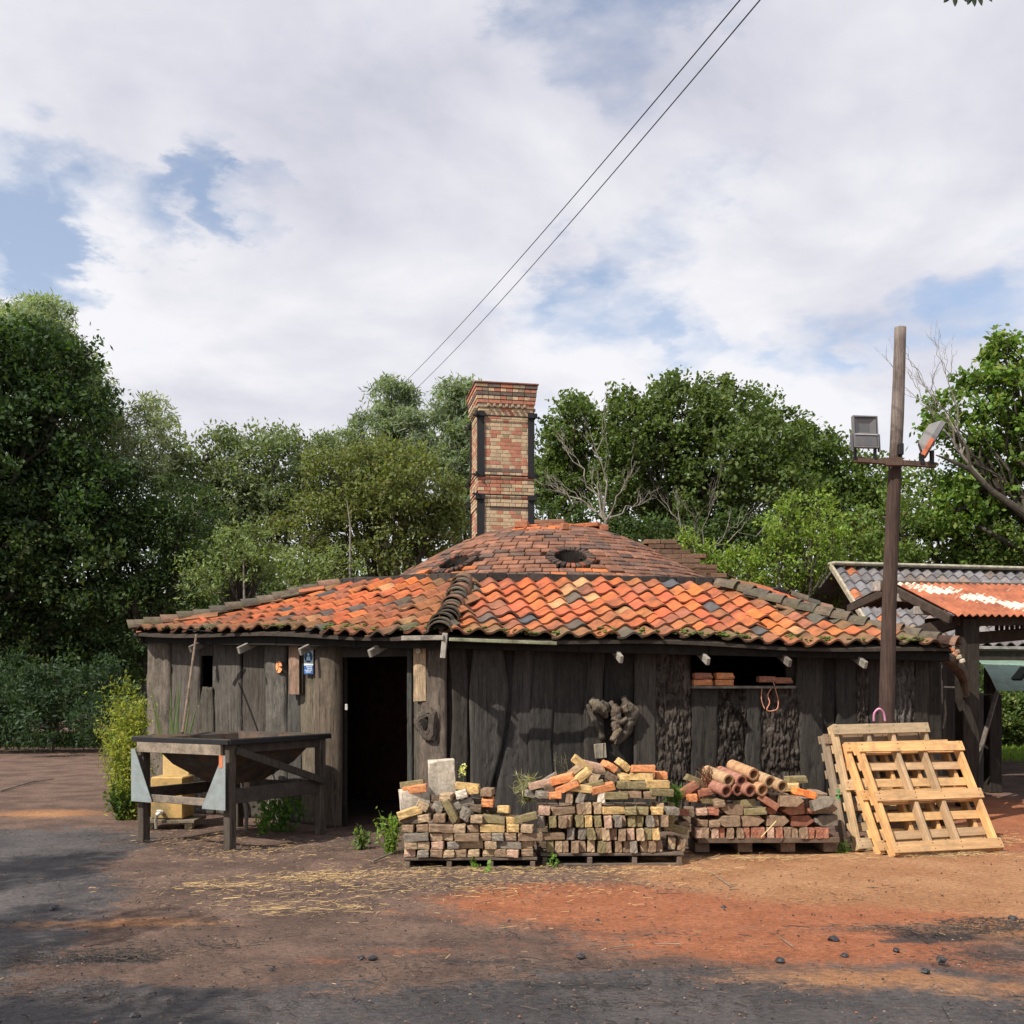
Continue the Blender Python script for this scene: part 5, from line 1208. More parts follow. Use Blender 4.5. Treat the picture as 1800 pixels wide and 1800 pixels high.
# rust and flaking white paint
def rust_mat():
    m, nt, N, L, b = new_mat('rusty_corrugated_iron'); tc = N.new('ShaderNodeTexCoord')
    def noise(sc, st=(1, 1, 1), det=6, ro=.65):
        mp = N.new('ShaderNodeMapping'); mp.inputs['Scale'].default_value = st; L.new(tc.outputs['Object'], mp.inputs[0])
        n = N.new('ShaderNodeTexNoise'); n.inputs['Scale'].default_value = sc; n.inputs['Detail'].default_value = det; n.inputs['Roughness'].default_value = ro; L.new(mp.outputs[0], n.inputs['Vector']); return n.outputs['Fac']
    a = N.new('ShaderNodeAttribute'); a.attribute_name = 'Col'; sp = N.new('ShaderNodeSeparateColor'); L.new(a.outputs['Color'], sp.inputs[0])
    ad = N.new('ShaderNodeMath'); ad.operation = 'ADD'; L.new(sp.outputs[0], ad.inputs[0]); L.new(noise(2.6, (1.0, 1.6, 1.6), 9, .7), ad.inputs[1])
    st_ = N.new('ShaderNodeMapRange'); st_.inputs['From Min'].default_value = .70; st_.inputs['From Max'].default_value = .76; L.new(ad.outputs[0], st_.inputs[0])
    rr = N.new('ShaderNodeValToRGB'); L.new(noise(3.5), rr.inputs[0]); e = rr.color_ramp.elements; e[0].position = .35; e[0].color = (.19, .055, .028, 1); e[1].position = .62; e[1].color = (.38, .12, .052, 1)
    mx = N.new('ShaderNodeMix'); mx.data_type = 'RGBA'; L.new(st_.outputs[0], mx.inputs[0]); L.new(rr.outputs[0], mx.inputs[6]); mx.inputs[7].default_value = (.58, .50, .41, 1)
    L.new(mx.outputs[2], b.inputs['Base Color']); b.inputs['Roughness'].default_value = .8; return m
M_CORR = rust_mat()
def paint(u, v):
    w = .0; k_ = abs(u-(.03+.34*(1-v)))
    if k_ < .085: w = .30-k_*1.6
    if v > .93 or v < .05: w = max(w, .13)
    if v > .75 and u > .3: w = max(w, .09)
    if abs(u-(.42+.3*(1-v))) < .03: w = max(w, .12)
    return (w, 0, 0)
def paint_old(u, v):
    w = .12 if v > .90 else -.10
    if .10 < u-.0+.12*(1-v)*-1+.0 < .32: w = .26 if abs((u-.19)-(1-v)*.10) < .075 else w
    if v < .10: w = max(w, .12)
    if v > .72 and .35 < u: w = max(w, .06)
    if .66 < u < .8: w = max(w, .10)
    return (.5*0+w+.0, 0, 0)
RA, RB, RC, RD = P(1678, 1081, 13.4), P(1678, 1081, 13.4)+Vector((4.0, .55, .0)), None, P(1568, 1024, 15.0)
RC = RD+Vector((4.2, .55, 0))
corr(RA, RB, RC, RD, 'roof_sheet', M_CORR, colf=paint)
back = P(1491, 1062, 16.6); corr(RD+Vector((0, .02, .0)), RC+Vector((0, .02, .0)), back+Vector((4.4, .55, -.2)), back+Vector((0, 0, -.02)), 'roof_sheet', M_RUST, c=(.1, .06, .04))
def tim(a, b, w, h, name, c=(.055, .042, .034), up=(0, 0, 1), par=sh, ch=.008, mat=None): mb = MB(); mb.beam(a, b, w, h, up, c, ch); return mb.build(name, mat or M_WOOD, par)
def vpost(px, D, zt, w, name='post', c=(.034, .027, .022)): p = P(px, 1208, D); p.z = 0; mb = MB(); mb.box(p+Vector((0, 0, zt/2)), (w, w*.9, zt), Matrix.Rotation(.12, 3, 'Z'), c, .012); return mb.build(name, M_WOODV, sh)
vpost(1700, 13.75, 2.52, .235); vpost(1745, 15.6, 1.48, .2); vpost(1640, 16.4, 2.7, .2); vpost(1980, 14.1, 2.55, .22)
tim(P(1578, 1122, 14.6), P(1702, 1088, 13.75), .12, .17, 'tie_beam'); tim(P(1682, 1092, 13.75), P(1682, 1092, 13.75)+Vector((4, .5, .1)), .12, .14, 'wall_plate')
tim(P(1715, 1122, 14.4), P(1830, 1112, 14.8), .1, .17, 'tie_beam')
tim(P(1545, 1030, 15.0), RC+Vector((0, 0, -.08)), .1, .16, 'ridge_beam', (.10, .08, .06)); tim(RD+Vector((-.03, -.15, -.12)), RA+Vector((-.0, .12, -.05)), .05, .12, 'verge_rafter'); tim(RD+Vector((-.03, .1, -.12)), back+Vector((0, 0, -.08)), .05, .12, 'verge_rafter')
mb = MB(); mb.box(P(1541, 1031, 14.85), (.075, .12, .14), None, (.36, .32, .28), .006); mb.build('ridge_end', M_WOOD, sh)
for (xa, xb, y, D) in ((1570, 1594, 1051, 14.7), (1606, 1650, 1074, 14.2)):
    mb = MB(); a, b = P(xa, y, D), P(xb, y, D); mb.box((a+b)/2, ((b-a).x, .06, .11), Matrix.Rotation(.04, 3, 'Y'), (.30, .27, .24), .006); mb.build('board_end', M_WOOD, sh)
mb = MB(); mb.cur = (.045, .036, .03)
for px in range(1752, 1830, 9): mb.box(P(px, 1092, 14.6), (.045, .03, .26), None, None, .003)
mb.build('slat_screen', M_WOOD, sh)
# curved timber brace from the shed eave down to the post
mb = MB(); pts = [P(1642, 1142, 12.4), P(1664, 1156, 12.7), P(1684, 1172, 13.1), P(1694, 1192, 13.45), P(1697, 1222, 13.6)]; mb.tube(pts, [.07, .075, .08, .07, .05], 10, (.10, .08, .06), jit=.08); mb.build('curved_brace', M_WOOD, sh)
mb = MB()
for px, py, c in ((1672, 1142, (.5, .2, .09)), (1677, 1150, (.42, .22, .13)), (1684, 1155, (.45, .38, .27)), (1690, 1162, (.5, .44, .34)), (1668, 1133, (.12, .10, .08)), (1681, 1146, (.3, .18, .12))):
    mb.box(P(px, py, 12.75), (.07, .08, .05), Matrix.Rotation(rnd.uniform(-.6, .6), 3, 'Y'), c, .01)
tag(mb.build('tile_shards', M_BRICK, None, org=P(1680, 1150, 12.75)), 'small heap of broken tile pieces at the right end of the orange roof', 'tile shards')
tim(P(1716, 1345, 14.2), P(1752, 1218, 15.2), .06, .05, 'prop', (.12, .10, .085)); tim(P(1660, 1208, 14.6), P(1706, 1210, 14.6), .05, .03, 'shelf', (.10, .09, .08))
mb = MB(); mb.cur = (.30, .26, .2); p = P(1660, 1255, 14.2); mb.tube([p+Vector((0, 0, .2)), p+Vector((.01, 0, 0)), p+Vector((-.02, 0, -.2))], .018, 6, jit=.3); mb.build('pale_strip', M_WOOD, sh)
# dark timber side screen behind the shelter posts
mb = MB(); a, b = P(1655, 1208, 15.2), P(1757, 1208, 16.9)
a.z = b.z = 0; m = 14
for i in range(m):
    p = a.lerp(b, (i+.5)/m); w = (b-a).length/m; d = (b-a).normalized(); zt = 2.2 if (p.x/p.y*F+900) < 1708 else 1.50; mb.box(p+Vector((0, 0, zt/2)), (w*.97, .03, zt+rnd.uniform(-.03, .02)), Matrix((d, Vector((-d.y, d.x, 0)), zv)).transposed(), jc((.05, .04, .034), .7, 1.2), .004)
mb.build('board_screen', M_WOODV, sh)

# ------------------------------------------------------------------ tiled outbuilding further back
ob = thing('outbuilding', 'long low outbuilding behind the shelter with grey pantile roof and green awning', 'outbuilding', (9, 19, 0))
R0_, R1_ = P(1463, 1000, 20.0), P(1463, 1000, 20.0)+Vector((7.5, 1.6, 0)); E0_, E1_ = P(1548, 1137, 17.3), P(1548, 1137, 17.3)+Vector((7.5, 1.6, 0))
rows = 9; w_ = .235; ncol = int((E1_-E0_).length/w_)
mb = MB(); dx = (E1_-E0_).normalized()
for j in range(rows):
    for i in range(ncol):
        v0, v1 = j/rows, (j+1.25)/rows; lift = rnd.uniform(0, .01); c = (.155, .145, .15); r = rnd.random()
        if r < .12: c = (.19, .15, .13)
        if i < 3 and r < .3: c = (.38, .13, .06)
        c = jc(c, .75, 1.25); vs = []; NS = 7
        for q, v in ((0, v0), (1, min(v1, 1.02))):
            for s_ in range(NS+1):
                t_ = s_/NS; p = (E0_+dx*(i+t_*1.1)*w_).lerp(R0_+dx*(i+t_*1.1)*w_, v); vs.append(p+Vector((0, -.01, .04+.035*math.sin(2*PI*(t_-.35))+(.024 if q == 0 else -.012)+lift)))
        b0 = len(vs); vs += [vs[s_]+Vector((0, 0, -.018)) for s_ in range(NS+1)]
        mb.add(vs, [(s_, s_+1, NS+2+s_, NS+1+s_) for s_ in range(NS)]+[(b0+s_, b0+s_+1, s_+1, s_) for s_ in range(NS)], c)
mb.build('pantiles', M_TILE, ob)
def slab(a, b, c, d, th, name, colr, mat, par):
    mb = MB(); n = (b-a).cross(d-a).normalized(); n = n if n.z > 0 else -n; vs = [a, b, c, d]+[q-n*th for q in (a, b, c, d)]
    mb.add(vs, [(0, 1, 2, 3), (7, 6, 5, 4)]+[(i, 4+i, 4+(i+1) % 4, (i+1) % 4) for i in range(4)], colr); return mb.build(name, mat, par)
slab(E0_, E1_, R1_, R0_, .05, 'roof_deck', (.06, .05, .04), M_WOOD, ob)
slab(R0_+Vector((0, .02, 0)), R1_+Vector((0, .02, 0)), R1_+Vector((-.6, 2.7, -1.6)), R0_+Vector((-.6, 2.7, -1.6)), .05, 'rear_slope', (.15, .14, .14), M_TILE, ob)
mb = MB(); mb.beam(R0_+Vector((-.05, -.03, .10)), R1_+Vector((0, -.03, .10)), .26, .075, c=(.33, .31, .24), ch=.03); mb.build('ridge_cap', M_WOOD, ob)
mb = MB(); mb.beam(R0_+Vector((-.03, 0, .06)), E0_+Vector((-.03, 0, .06)), .05, .10, c=(.36, .32, .24)); mb.build('bargeboard', M_WOOD, ob)
mb = MB(); mb.beam(E0_+Vector((0, -.05, .0)), E1_+Vector((0, -.05, 0)), .03, .05, c=(.35, .34, .32)); mb.beam(E0_+Vector((0, .05, -.16)), E1_+Vector((0, .05, -.16)), .1, .24, c=(.045, .038, .03)); mb.build('eave_beam', M_WOOD, ob)
mb = MB(); a = E0_+Vector((.5, .9, 0)); 
for i in range(5):
    p = a+dx*i*2.0; p.z = 0; mb.box(p+Vector((0, 0, 1.05)), (.16, .16, 2.1), None, (.06, .05, .04), .01)
mb.build('posts_row', M_WOODV, ob) if False else None
for i in range(5):
    m2 = MB(); p = a+dx*i*2.0; p.z = 0; m2.box(p+Vector((0, 0, 1.05)), (.16, .16, 2.1), None, (.06, .05, .04), .01); m2.build('post', M_WOODV, ob)
g0, g1 = P(1712, 1157, 17.9), P(1712, 1157, 17.9)+Vector((3.5, .75, .0)); h0 = P(1752, 1214, 16.5)
def bend(u, v): return Vector((0, 0, .10*math.sin(PI*v)))
corr(h0, h0+Vector((3.3, .7, 0)), g1, g0, 'awning', M_STEEL, amp=.0015, pitch=.6, parent=ob, c=(.19, .29, .235), nv=10, bend=bend)
mb = MB(); mb.box(P(1795, 1184, 16.4), (.25, .3, .05), Matrix.Rotation(-.9, 3, 'Y'), (.02, .02, .02)); mb.build('bracket', M_IRON, ob)
# fence and grass beyond
fn = thing('rail_fence', 'thin dark metal railing fence in front of the hedge at the right edge', 'fence', tuple(G(1775, 1322)))
mb = MB(); mb.cur = (.03, .03, .03); f0 = G(1700, 1318); f1 = f0+Vector((5.5, .3, 0)); k = 48
for i in range(k+1):
    p = f0.lerp(f1, i/k); mb.box(p+Vector((0, 0, .75)), (.018, .018, 1.5))
mb.build('bars', M_IRON, fn); mb = MB(); mb.cur = (.03, .03, .03)
for z_ in (.15, 1.4): mb.beam(f0+Vector((0, 0, z_)), f1+Vector((0, 0, z_)), .03, .04)
mb.build('rail', M_IRON, fn)
# ------------------------------------------------------------------ vegetation
DM, LM = 9.0, .98; LEAFN = [0]
def leaves(n, pos, size, aspect, droop=0.0, up=.35):
    """n quads (rhombus) at pos (n,3); returns verts, faces"""
    a = nr.normal(size=(n, 3)); a[:, 2] -= droop; a /= np.linalg.norm(a, axis=1, keepdims=True)+1e-9     # leaf axis
    b = nr.normal(size=(n, 3)); b[:, 2] += up*2
    nrm = b-(b*a).sum(1, keepdims=True)*a; nrm /= np.linalg.norm(nrm, axis=1, keepdims=True)+1e-9
    s = np.cross(nrm, a); LEAFN[0] += n; L = size*nr.uniform(.6, 1.35, (n, 1)); W = L/aspect
    v0 = pos; v1 = pos+a*L*.5+s*W*.5; v2 = pos+a*L; v3 = pos+a*L*.5-s*W*.5
    V = np.stack([v0, v1, v2, v3], 1).reshape(-1, 3); return V, np.arange(n*4).reshape(n, 4)
def tint(n, base, var=.25, alt=None, altp=.0, hue=.12):
    c = np.tile(np.array(base), (n, 1))*nr.uniform(1-var, 1+var, (n, 1)); c[:, 0] *= nr.uniform(1-hue, 1+hue, n)
    if alt is not None: m = nr.random(n) < altp; c[m] = np.array(alt)*nr.uniform(.8, 1.2, (m.sum(), 1))
    return c
def crown_cloud(lobes, dens, clump, hollow=.55, flat=1.0, sag=0.0):
    pts = []; ks = []
    for ci, (c, r) in enumerate(lobes):
        c = np.array(c); R_ = np.array([r, r*.9, r*flat]); area = 4*PI*r*r; dens_ = dens*DM; k = max(14, int(area/(clump*clump*1.7)))
        d = nr.normal(size=(k, 3)); d /= np.linalg.norm(d, axis=1, keepdims=True)
        rad = (nr.random(k)**.35)*(1-hollow)+hollow; rad *= 1+.16*np.sin(d[:, 0]*5+ci)*np.cos(d[:, 2]*6+ci*2)
        cc = c+d*R_*rad[:, None]; tot = int(dens_*area); per = max(4, tot//k)
        for q in range(k):
            cr = clump*nr.uniform(.5, 1.25); g = np.clip(nr.normal(size=(per, 3)), -1.7, 1.7)*cr*np.array([.5, .5, .38]); g[:, 2] -= sag*np.abs(g[:, 2])
            pts.append(cc[q]+g); ks.append(np.full(per, nr.uniform(.72, 1.28)))
    return np.vstack(pts), np.concatenate(ks)
def branch_pts(a, b, n=7, wob=.12):
    a = np.array(a, float); b = np.array(b, float); L = np.linalg.norm(b-a); t = np.linspace(0, 1, n)[:, None]
    p = a+(b-a)*t; w = nr.normal(size=(n, 3))*L*wob*.35; w[0] = 0; w[-1] = 0; p = p+w; p[:, 2] += L*.06*np.sin(PI*t[:, 0]); return [Vector(q) for q in p]
TREES = 0
def tree(name, label, cat, lobes_px, D, base_px, base_col, leaf=.11, aspect=1.7, dens=26, clump=.42, group=None, mat=None, alt=None, altp=0, dz_=.25, tr=.16, droop=0, sag=0, hollow=.55, flat=1.0, limbs=True, hue=.12, ground_z=0.0, up=.35, var=.22):
    bp = P(base_px[0], 1208, D); bp.z = ground_z
    t = thing(name, label, cat, tuple(bp), group)
    lobes = []
    for i, q in enumerate(lobes_px):
        px, py, r = q[:3]; dd = q[3] if len(q) > 3 else nr.uniform(-1, 1)*r*D/F*.7
        p = P(px, py, D+dd); lobes.append(((p.x, p.y, max(p.z, .05)), r*D/F))
    pts, kk = crown_cloud(lobes, dens, clump, hollow, flat, sag); pts[:, 2] = np.maximum(pts[:, 2], .03+ground_z)
    V, Q = leaves(len(pts), pts, leaf*LM, aspect, droop, up); C = tint(len(pts), base_col, var, alt, altp, hue)*kk[:, None]
    np_mesh('crown', V, Q, C, mat or M_LEAF, t)
    mb = MB(); cz = sum(l[0][2] for l in lobes)/len(lobes); fork = Vector((bp.x+rnd.uniform(-.2, .2), bp.y, max(.5, cz*.45)))
    mb.tube(branch_pts(bp, fork, 6, .05), [tr*1.25, tr*1.1, tr, tr*.95, tr*.9, tr*.85], 9, jit=.08)
    for c, r in lobes:
        c = Vector(c); pts_ = branch_pts(fork, c, 7, .10); mb.tube(pts_, [tr*.75*(1-.8*i/6) for i in range(7)], 7)
        for s in range(7):
            d = Vector(nr.normal(size=3)); d.normalize(); d.z = abs(d.z)*.6; st_ = pts_[rnd.choice((3, 4, 5, 6))]; mb.tube(branch_pts(st_, c+d*r*.85, 5, .16), [tr*.28, tr*.2, tr*.14, tr*.08, tr*.03], 5)
    mb.build('trunk', M_TRUNK, t); return t
oak = (.098, .138, .044); dark = (.040, .072, .028); gry = (.17, .21, .115); wil = (.20, .25, .165); olive = (.135, .160, .055); brt = (.17, .25, .045)
# left side of the path
tree('dark_tree', 'tall dark green tree filling the left edge of the picture', 'tree', [(-30, 660, 100), (60, 650, 80), (20, 760, 100), (100, 740, 60), (-60, 820, 120), (60, 880, 110), (150, 850, 50), (-25, 600, 50), (95, 830, 80), (20, 950, 100), (120, 930, 75), (150, 625, 26), (168, 700, 30), (140, 775, 34), (192, 850, 36), (215, 905, 34)], 27, (-40, 0), dark, .15, 1.7, 21, .5, alt=(.06, .10, .03), altp=.25)
tree('willow_tree', 'pale feathery willow rising behind the dark tree at the far left', 'willow tree', [(85, 592, 60), (120, 650, 46), (30, 600, 60), (70, 560, 38), (170, 740, 38), (200, 790, 45), (60, 560, 36), (30, 590, 40), (150, 680, 36)], 29.5, (90, 0), (.24, .29, .19), .19, 4.5, 60, .4, mat=M_WILLOW, droop=.5, sag=.3)
tree('willow_tree', 'slender leaning willow with thin see-through crown left of the sky gap', 'willow tree', [(275, 715, 30), (262, 760, 32), (235, 740, 26), (290, 740, 20), (215, 810, 42), (255, 820, 40), (185, 830, 30)], 28, (150, 0), (.26, .30, .20), .18, 4.5, 26, .3, mat=M_WILLOW, droop=.3, sag=.2, hollow=.2, tr=.05)
tree('dark_bush', 'dark shaded bush mass below the left trees beside the path', 'bush', [(40, 980, 120), (-60, 1010, 130), (140, 1000, 90), (60, 1100, 110), (-40, 1140, 110), (150, 1110, 80), (100, 1180, 80), (10, 1200, 80), (180, 1180, 50)], 27.5, (40, 0), (.044, .074, .028), .14, 1.8, 20, .45, alt=(.09, .10, .03), altp=.1)
tree('hazel_bush', 'dark green overhanging bush between the path and the shed', 'bush', [(230, 900, 70), (280, 960, 80), (220, 990, 80), (310, 1040, 60), (230, 1080, 80), (330, 900, 60), (350, 1000, 50), (180, 930, 60), (230, 1150, 50)], 27.5, (260, 0), (.062, .100, .038), .12, 2.2, 32, .4, alt=(.10, .13, .05), altp=.12)
tree('undergrowth_bush', 'low bluish green undergrowth at the foot of the left trees', 'bush', [(40, 1268, 52, 0), (115, 1272, 40, .6), (185, 1262, 50, -.5), (-40, 1262, 70, 0), (150, 1205, 48), (250, 1240, 50, 0), (70, 1222, 46), (0, 1240, 60), (105, 1190, 26), (35, 1180, 34), (200, 1190, 36), (160, 1270, 30, -1.2), (60, 1280, 30, -1.6), (225, 1270, 28, -1)], 25, (90, 0), (.045, .078, .040), .14, 3.5, 26, .35, tr=.04, flat=.8)
# behind the shed, left
tree('grey_green_tree', 'wide grey-green bushy tree behind the left end of the roof', 'tree', [(330, 860, 70), (400, 830, 75), (480, 830, 70), (430, 900, 90), (350, 930, 80), (520, 890, 80), (560, 820, 48), (300, 800, 38), (380, 790, 35), (480, 780, 32)], 32, (420, 0), gry, .15, 2.2, 20, .5, hollow=.5, up=.2, alt=(.13, .16, .08), altp=.2)
tree('olive_tree', 'rounded olive green tree just left of the chimney', 'tree', [(650, 850, 70), (720, 860, 70), (600, 860, 70), (770, 880, 50), (690, 920, 90), (610, 930, 80), (760, 940, 60), (540, 950, 70), (660, 800, 38), (730, 820, 38)], 29, (680, 0), olive, .14, 2.2, 22, .45, alt=(.15, .15, .05), altp=.15, up=.2)
tree('young_birch', 'thin pale stemmed saplings in front of the trees above the left roof', 'birch', [(430, 990, 38), (400, 960, 32), (480, 1000, 38), (360, 1010, 45), (540, 1010, 45), (600, 1000, 40), (450, 940, 26)], 26, (420, 0), (.17, .22, .085), .12, 2.8, 24, .3, tr=.05, hollow=.3)
tree('tall_sapling', 'wispy saplings poking up above the grey-green tree', 'sapling', [(510, 770, 20), (565, 775, 22), (530, 790, 26), (590, 790, 26)], 33, (530, 0), (.17, .21, .09), .15, 3.5, 22, .28, hollow=.2, tr=.05)
tree('willow_tree', 'left of two tall bluish willows behind the chimney', 'willow tree', [(690, 715, 45), (660, 760, 48), (720, 760, 45), (690, 690, 28), (640, 810, 50), (700, 820, 50), (610, 790, 32)], 46, (680, 0), wil, .28, 4.5, 22, .5, mat=M_WILLOW, droop=.4, sag=.4)
tree('willow_tree', 'right of two tall bluish willows, partly hidden by the chimney', 'willow tree', [(800, 710, 40), (780, 760, 45), (820, 780, 45), (810, 840, 42), (790, 820, 35), (820, 690, 24), (850, 760, 40), (850, 850, 45), (800, 900, 40)], 45, (810, 0), wil, .28, 4.5, 22, .5, mat=M_WILLOW, droop=.4, sag=.4)
# behind, right
tree('oak_tree', 'smaller oak immediately right of the chimney', 'oak tree', [(1010, 750, 48), (980, 800, 50), (1040, 800, 50), (1000, 860, 55), (960, 850, 40), (1010, 715, 24)], 36, (1010, 0), (.10, .145, .042), .15, 1.6, 27, .42, hollow=.5)
tree('oak_tree', 'broad rounded dark green oak, the largest crown right of the chimney', 'oak tree', [(1120, 760, 62), (1200, 730, 62), (1290, 740, 60), (1350, 790, 62), (1160, 830, 80), (1260, 830, 90), (1100, 840, 55), (1340, 880, 80), (1230, 900, 70), (1130, 910, 60), (1180, 690, 30), (1260, 685, 28), (1100, 710, 28)], 33, (1220, 0), oak, .15, 1.6, 28, .42, hollow=.6, up=.5)
tree('oak_tree', 'lower oak crown sloping down toward the wooden pole', 'oak tree', [(1420, 800, 50), (1470, 830, 55), (1400, 860, 65), (1470, 900, 65), (1540, 850, 50), (1540, 920, 60), (1340, 720, 38), (1390, 760, 36)], 37, (1450, 0), (.092, .138, .036), .16, 1.6, 24, .42, hollow=.55)
tree('bright_oak', 'tall sunlit yellow-green oak at the right edge of the picture', 'oak tree', [(1770, 640, 42), (1730, 690, 45), (1800, 710, 50), (1660, 720, 30), (1640, 750, 24), (1700, 770, 38), (1780, 800, 60), (1760, 880, 60), (1830, 760, 50), (1700, 840, 36), (1840, 860, 60), (1760, 600, 18), (1680, 900, 40)], 27, (1900, 0), (.12, .20, .040), .17, 1.6, 20, .36, hollow=.45, alt=(.20, .24, .05), altp=.15, up=.5)
tree('hedgerow_tree', 'mid green hedgerow mass behind the outbuilding roof', 'hedge', [(1500, 960, 60), (1580, 940, 65), (1650, 950, 60), (1720, 960, 60), (1800, 950, 65), (1620, 880, 55), (1700, 900, 50), (1860, 960, 60), (1560, 990, 50), (1680, 1000, 50), (1780, 1000, 50)], 28, (1650, 0), (.115, .175, .042), .13, 1.8, 26, .35, alt=(.16, .16, .05), altp=.12)
tree('elder_bush', 'sunlit light green bush behind the right end of the orange roof', 'bush', [(1300, 1000, 40), (1360, 1000, 45), (1420, 990, 50), (1400, 940, 45), (1450, 930, 38), (1370, 930, 32), (1450, 1020, 40), (1260, 1000, 28), (1390, 890, 22), (1450, 885, 18), (1210, 960, 24), (1240, 985, 26)], 20.5, (1400, 0), brt, .10, 2.6, 40, .24, alt=(.20, .24, .05), altp=.1, tr=.06)
tree('shaded_bush', 'dark undergrowth under the big oak behind the brick steps', 'bush', [(1200, 960, 50), (1280, 950, 45), (1120, 960, 50), (960, 930, 40), (1040, 930, 40), (1330, 960, 40)], 30, (1200, 0), (.06, .095, .03), .14, 1.8, 26, .4, tr=.06)
tree('trimmed_hedge', 'dense green hedge behind the thin railing at the right edge', 'hedge', [(1740, 1262, 48), (1790, 1262, 48), (1840, 1262, 48), (1690, 1262, 48), (1765, 1250, 42), (1815, 1250, 42), (1890, 1262, 48)], 26.5, (1790, 0), (.10, .15, .045), .11, 1.6, 50, .22, tr=.04, alt=(.2, .22, .08), altp=.15)
# overhanging tree: its twigs enter the top right corner, its crown shades the near yard
def overhang():
    t = thing('overhanging_tree', 'tree above the viewer, a few drooping leaves showing at the top right corner', 'tree', (-6.2, -3.0, 0))
    lobes = []
    for x, y, z, r in ((-5.6, -1.2, 6.0, .9), (-4.6, -.6, 6.4, .8), (-3.5, -1.2, 5.6, .75), (-4.1, -2.2, 5.6, .9), (-2.7, -2.1, 5.8, .9), (-1.6, -1.4, 5.9, .75), (-.9, -2.2, 5.9, .7), (-6.9, .2, 6.4, .9), (-2.2, -3.0, 6.2, 1.0), (-5.6, -2.8, 6.2, 1.2), (-3.4, -3.6, 6.5, 1.1), (.6, -2.6, 6.4, .6), (-.6, -3.6, 6.6, .9), (-8.0, 2.2, 6.6, .8), (-9.6, 4.4, 6.8, 1.0)):
        lobes.append(((x, y, z), r))
    pts, kk = crown_cloud(lobes, 18, .38, .35)
    V, Q = leaves(len(pts), pts, .13, 1.8); np_mesh('crown', V, Q, tint(len(pts), oak), M_LEAF, t)
    mb = MB(); fork = Vector((-6.0, -3.0, 3.2)); mb.tube([Vector((-6.2, -3.0, 0)), Vector((-6.1, -3.0, 1.6)), fork], [.34, .28, .24], 12)
    for c, r in lobes: mb.tube(branch_pts(fork, c, 7, .06), [.12, .10, .085, .07, .05, .035, .02], 7)
    tw0 = P(1690, -60, 3.6); mb.tube([Vector((-.9, -2.2, 5.9)), Vector((.3, .5, 5.2)), Vector((1.2, 2.4, 4.5)), tw0], [.03, .02, .012, .006], 6)
    mb.build('trunk', M_TRUNK, t)
    mb = MB()
    for px, py, ang, L_ in ((1668, 0, -2.2, .032), (1679, 2, -1.6, .036), (1693, -2, -1.2, .03), (1706, 1, -1.9, .034), (1712, 4, -1.5, .032), (1722, 2, -1.35, .034), (1735, -2, -1.0, .032), (1700, -14, -1.2, .05), (1728, -14, -1.8, .05)):
        c = P(px, py-8, 3.6); d = Vector((math.cos(ang), 0, math.sin(ang))); s = Vector((-d.z, .3, d.x)).normalized()
        n_ = d.cross(s); k_ = 8; vs = []
        for i in range(k_+1):
            t_ = i/k_; w = .011*math.sin(PI*min(t_*1.02, 1))**.8; p = c-d*.015+d*(L_+.015)*t_; vs += [p+s*w, p+n_*.003, p-s*w]
        mb.add(vs, [q for i in range(k_) for q in ((i*3, i*3+1, i*3+4, i*3+3), (i*3+1, i*3+2, i*3+5, i*3+4))], (.05, .07, .05)); mb.tube([c-d*.015, tw0], .0012, 5, (.06, .06, .04))
    mb.build('twig', M_LEAF, t)
overhang()

# bare branches ------------------------------------------------------------
def dead(label, base, tops, D, r0=.07, c=(.30, .27, .22), name='dead_tree', spread=.5, root=None):
    b = P(*base, D); t = thing(name, label, 'dead tree', (b.x, b.y, 0), 'leafless dead trees'); mb = MB(); mb.cur = c
    mb.tube([P(*root, D), b] if root else branch_pts((b.x+.1, b.y, 0), b, 6, .05), [r0*1.5, r0] if root else [r0*(1.4-.08*i) for i in range(6)], 8)
    def grow(p, q, r, lvl):
        pts = branch_pts(p, q, 8, .09); mb.tube(pts, [r*(1-.75*i/7) for i in range(8)], 6 if lvl else 7)
        if lvl < 3:
            L = (q-p).length
            for _ in range(5 if lvl == 0 else 3):
                i = rnd.randrange(2, 8); st_ = pts[min(i, 7)]; d = (q-p).normalized()+Vector((rnd.uniform(-1, 1), rnd.uniform(-.7, .7), rnd.uniform(-.2, .9)))*spread*1.3; d.normalize()
                grow(st_, st_+d*L*rnd.uniform(.3, .5), r*.42, lvl+1)
    for tp in tops: grow(b, P(*tp, D+rnd.uniform(-.8, .8)), r0*.7, 0)
    mb.build('branches', M_TWIG, t)
dead('grey leafless dead tree standing right behind the kiln dome', (1065, 915), ((1058, 760), (1000, 800), (990, 870), (1110, 830), (1130, 885), (960, 860), (1040, 840)), 25, .040, (.13, .115, .09))
dead('fallen bare branches in the bushes below the big oak', (1230, 985), ((1260, 870), (1180, 900), (1300, 920), (1220, 910), (1340, 930)), 24, .026, (.13, .115, .09))
dead('bare forked treetop behind the wooden pole', (1690, 800), ((1660, 640), (1620, 660), (1640, 700), (1590, 680)), 25, .034, (.11, .10, .085), root=(1745, 865))
lb = thing('leaning_limb', 'thick dark limb slanting down through the bright oak on the right', 'branch', tuple(P(1800, 895, 25)))
